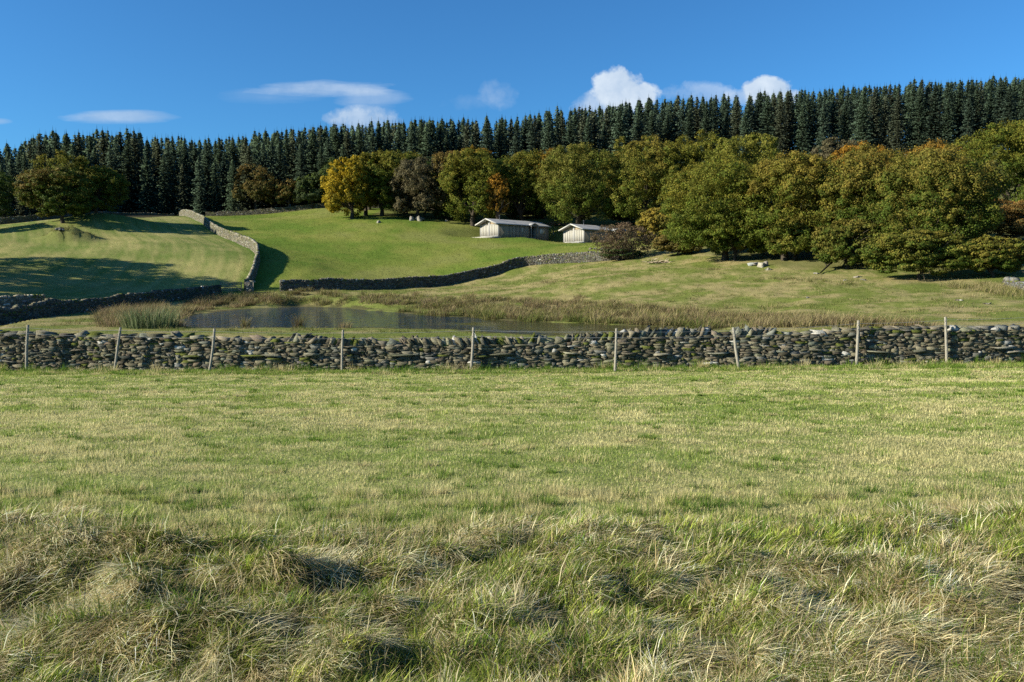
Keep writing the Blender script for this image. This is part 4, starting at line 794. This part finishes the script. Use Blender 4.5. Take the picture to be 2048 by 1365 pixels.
# trees outside the left edge that throw the long shadows over the mown field
for i, (x, y, hgt, a_, lb) in enumerate([(-71.5, 93, 18, 7, 'tree just beyond the left edge shading the lower mown field'), (-79, 98, 18, 7, 'second tree beyond the left edge shading the mown field'), (-76, 87, 17, 7, 'broad tree beyond the left edge low on the slope'), (-86, 92, 18, 8, 'wide tree beyond the left edge behind the broad one'), (-87, 104, 17, 8, 'tall tree beyond the left edge at the back of the group'), (-69, 86, 17, 5.5, 'nearer tree beyond the left edge above the gate wall'), (-99, 104, 12, 7, 'third tree beyond the left edge'), (-97, 140, 8, 6.0, 'tree whose lowest leaves poke in at the left edge')]):
    rng_ = np.random.default_rng(700 + i); zg = Hs(x, y); root = empty('oak_tree', (x, y, zg), lb, 'tree', 'broadleaf trees at the left of the fields')
    bc = crown_mesh('crown', rng_, a_, a_, hgt * .4, hgt * .6, 60, 12000, .4, G1, OLI, .3, root); trunk_mesh(rng_, [bc[k] * .8 for k in rng_.choice(len(bc), 7, replace=False)], .35, 2.5, root)
# hawthorn: bare brown twiggy bush
p = at(1245, 518, 112); zg = Hs(p[0], 112); rng_ = np.random.default_rng(55)
root = empty('hawthorn_bush', (p[0], 112, zg), 'brown twiggy hawthorn bush in front of the right cabin', 'bush')
bc = crown_mesh('crown', rng_, 4.7, 3.2, 2.8, 2.55, 80, 13000, .17, (.085, .078, .038), (.15, .10, .065), .4, root, low=-.9)
bc2 = crown_mesh('lower_leaves', rng_, 3.6, 2.8, .9, .9, 26, 2500, .2, (.05, .08, .025), (.05, .08, .025), 0, root, low=-.3)
tw = []
for k in range(70):
    e_ = bc[rng_.integers(len(bc))] + rng_.normal(0, .5, 3); s_ = np.array([rng_.normal(0, .8), rng_.normal(0, .5), 0]); m1 = lerp(s_, e_, .5) + rng_.normal(0, .3, 3); tw.append(([s_, m1, e_], [.06, .035, .012]))
tubes('branches', tw, mat('twig_mat', (.12, .09, .075)), root, k=4)
# fallen branch, brush heap
a0, a1 = up(1640, 550), up(1672, 528); o = tubes('fallen_branch', [([np.zeros(3), (a1 - a0) * .5 + [.25, 0, .5], a1 - a0 + [0, 0, .5]], [.06, .11, .05]), ([(a1 - a0) * .4 + [0, 0, .35], (a1 - a0) * .7 + [-.9, 0, .6]], [.07, .03])], M_BARK); o.location = a0 + [0, 0, .12]; tag(o, 'dark mossy branch propped on the ground under the great oaks', 'branch')
def heap(px, py, w_, h_, n, lb, c):
    p = up(px, py); rg = np.random.default_rng(int(px)); l_ = []
    for _ in range(n):
        q = np.array([rg.normal(0, w_ * .3), rg.normal(0, w_ * .2), abs(rg.normal(0, h_ * .4))]); d = rg.normal(0, 1, 3); d[2] *= .35; d = d / np.linalg.norm(d) * rg.uniform(.5, 1.3); l_.append(([q - d * .5, q, q + d * .5], [.03, .045, .02]))
    o = tubes('brush_heap', l_, mat('brush_mat', c), k=4); o.location = p; tag(o, lb, 'brush heap')
heap(1113, 452, 4.2, 1.1, 160, 'heap of cut reddish branches behind the end of the left cabin', (.22, .15, .10)); heap(1322, 527, 2.6, .4, 90, 'low pale heap of twigs at the foot of the bronze bush', (.36, .30, .20))

# ---------------------------------------------------------------- conifers
def conifer(rng, Hc, Rc, step=.42, nbr=7):
    Q, C = [], []; z = Hc * rng.uniform(.03, .07)
    while z < Hc - .15:
        f = z / Hc; L_ = Rc * (1 - math.exp(-9.5 * (1 - f) / Rc)) * rng.uniform(.82, 1.1) + .10; k = nbr if f < .85 else 5; ph = rng.uniform(0, 6.28)
        for j in range(k):
            a = ph + j * 6.283 / k + rng.normal(0, .2); l_ = L_ * rng.uniform(.62, 1.18); d = np.array([math.cos(a), math.sin(a), 0]); s = np.array([-d[1], d[0], 0]); n_s = max(2, int(l_ / .42))
            rise = .30 if f > .6 else .05
            for m_ in range(n_s):
                t = (m_ + .6 + rng.uniform(-.2, .2)) / n_s; zz = z + l_ * (rise * t - .38 * t * t + (.20 * t ** 3)); c_ = d * l_ * t; wd_ = (.18 + .40 * (1 - t) + .10) * min(1, l_ / 1.5 + .15)
                dz = rng.uniform(.16, .34) ; tilt = rng.uniform(-.35, .35)
                p0 = c_ - s * wd_ * .6 + [0, 0, zz - dz + tilt * .2]; p1 = c_ + d * .26 - [0, 0, .05] + [0, 0, zz]; p2 = c_ + s * wd_ * .6 + [0, 0, zz - dz - tilt * .2]; p3 = c_ - d * .30 + [0, 0, zz + .12]
                Q += [p0, p1, p2, p3]; g_ = rng.uniform(.7, 1.3) * (.75 + .45 * t); C += [C3(.060, .090, .052) * g_] * 4
        z += step * rng.uniform(.75, 1.25) * (1.0 if f < .8 else .7)
    # leader
    for m_ in range(4):
        a = rng.uniform(0, 3.14); s = np.array([math.cos(a), math.sin(a), 0]) * .10; Q += [s * .6 + [0, 0, Hc - .6], [0, 0, Hc + .9], -s * .6 + [0, 0, Hc - .6], [0, 0, Hc - .7]]; C += [C3(.05, .078, .05)] * 4
    return np.array(Q), np.array(C)
rc = np.random.default_rng(99); protos = []
for i in range(7):
    Hc = 20.0; q, c = conifer(rc, Hc, rc.uniform(3.0, 4.2)); o = newmesh('crown', q, np.arange(len(q)).reshape(-1, 4), M_NEEDLE, c)
    t = tubes('trunk', [([(0, 0, -1), (0, 0, 0), (0, 0, Hc * .5), (0, 0, Hc * .97)], [.34, .3, .18, .04])], M_BARK, k=6); protos.append((o, t))
SKYL = np.array([(-60, 292), (0, 290), (40, 292), (60, 275), (100, 268), (200, 266), (265, 262), (300, 276), (350, 270), (400, 284), (450, 276), (500, 268), (540, 262), (600, 258), (700, 250), (760, 244), (860, 238), (960, 240), (1060, 230), (1160, 218), (1240, 205), (1340, 200), (1420, 192), (1500, 190), (1600, 182), (1700, 172), (1800, 168), (1900, 163), (2048, 154), (2140, 150)])
def zone(px):
    for lim, s in [(60, 'at the left edge of the forest'), (160, 'behind the lone orange-brown tree'), (260, 'behind the dark tree with yellowed tips'), (360, 'left of the head of the curving wall'), (470, 'above the head of the curving wall'), (560, 'behind the olive-brown tree'), (650, 'above the small dark round tree'), (770, 'above the bright yellow tree'), (890, 'above the purple-brown tree'), (1000, 'above the bushy olive-green tree'),
                   (1090, 'above the left cabin'), (1180, 'above the gap between the cabins'), (1320, 'under the larger white cloud'), (1440, 'between the two white clouds'), (1600, 'under the smaller white cloud'), (1720, 'above the purple-grey tree top'), (1830, 'above the orange-topped tree'), (1940, 'above the rusty-topped tree'), (9999, 'above the tall tree at the right edge')]:
        if px < lim: return s
ncon = 0; first = [True] * 7; rows = [(0, 36, .60, 1.0), (6, 34, .66, 1.0), (13, 23, .82, 1.0), (20, 20.5, 1.0, 1.1)]
ROWN = ['front row of dark spruces ', 'second row of spruces ', 'third row of dark spruces ', 'skyline spruces with bare pointed tops ']
for r_, (dy, sp, fr, wv) in enumerate(rows):
    px = -40 + rc.uniform(0, 20)
    while px < (690 if r_ == 0 else 2085):
        Yb = np.interp(px, [0, 60, 120, 370, 650, 1100, 1500, 2048], [182, 184, 206, 208, 206, 208, 200, 188]) + dy + rc.uniform(-2, 2); p = at(px, 400, Yb); zg = Hs(p[0], Yb)
        ty = np.interp(px, SKYL[:, 0], SKYL[:, 1]) + {0: 30, 1: 9, 2: 1, 3: 0}[r_] * (1.0 if px < 650 else 1.6) + rc.normal(0, 3.5 if r_ >= 2 else 8) + (8 * math.sin(px / 23) if r_ < 2 else 4 * math.sin(px / 37)) - (7 if rc.random() < .12 and r_ > 1 else 0)
        if px < 60: ty += 6
        zt = at(px, ty, Yb)[2]; hh = zt - zg; s_ = hh / 20.0; k = rc.integers(7); c0, t0 = protos[k]
        root = empty('spruce_tree', (p[0], Yb, zg - .2), ROWN[r_] + zone(px), 'conifer', 'conifers of the hilltop plantation', rc.uniform(0, 6.28)); ws = rc.uniform(.85, 1.2)
        sc_ = (ws * min(s_, 1.25), ws * min(s_, 1.25), s_); tone = rc.uniform(.75, 1.2); hue = rc.random(); bl = 0 if px < 900 else .10
        for src, key in ((c0, 'c'), (t0, 't')):
            if first[k]: ch = src
            else: ch = src.copy(); COL.objects.link(ch)
            ch.parent = root; ch.scale = sc_; ch.color = (tone * (1.0 + .25 * (hue > .8)), tone, tone * (1.0 + bl + .1 * (hue < .3)), 1)
        first[k] = False; ncon += 1; px += sp * rc.uniform(.7, 1.3)
# the forest behind the individual trees: too many to count
FV, FC, npx = [], [], 0
for dy, off in ((25, 1), (29, 1), (33, 2)):
    px = -50.0
    while px < 2100:
        Yb = np.interp(px, [0, 60, 120, 370, 650, 1100, 1500, 2048], [182, 184, 206, 208, 206, 208, 200, 188]) + dy; p = at(px, 400, Yb); zg = Hs(p[0], Yb)
        ty = np.interp(px, SKYL[:, 0], SKYL[:, 1]) + off + rc.normal(0, 3.5); hh = at(px, ty, Yb)[2] - zg; me = protos[rc.integers(7)][0].data
        co = np.empty(len(me.vertices) * 3, np.float32); me.vertices.foreach_get('co', co); co = co.reshape(-1, 3); ca = np.empty(len(co) * 4, np.float32); me.color_attributes['col'].data.foreach_get('color', ca)
        keep = np.repeat(co.reshape(-1, 4, 3)[:, :, 2].mean(1) > 8, 4); co = co[keep]; cl = ca.reshape(-1, 4)[keep, :3] * rc.uniform(.75, 1.15)
        a_ = rc.uniform(0, 6.28); k_ = hh / 20; w_ = min(k_, 1.2); FV.append(np.stack([(co[:, 0] * math.cos(a_) - co[:, 1] * math.sin(a_)) * w_ + p[0], (co[:, 0] * math.sin(a_) + co[:, 1] * math.cos(a_)) * w_ + Yb, co[:, 2] * k_ + zg], -1)); FC.append(cl)
        px += 23 * rc.uniform(.7, 1.3); npx += 1
FV = np.concatenate(FV); tag(newmesh('spruce_forest', FV, np.arange(len(FV)).reshape(-1, 4), M_NEEDLE, np.concatenate(FC)), 'dense dark spruce forest filling in behind the front trees', 'forest', kind='stuff')
print('stuff trees', npx)
for k in range(7):
    if first[k]: [bpy.data.objects.remove(o) for o in protos[k]]
print('conifers', ncon, 'rushparts', len(parts))
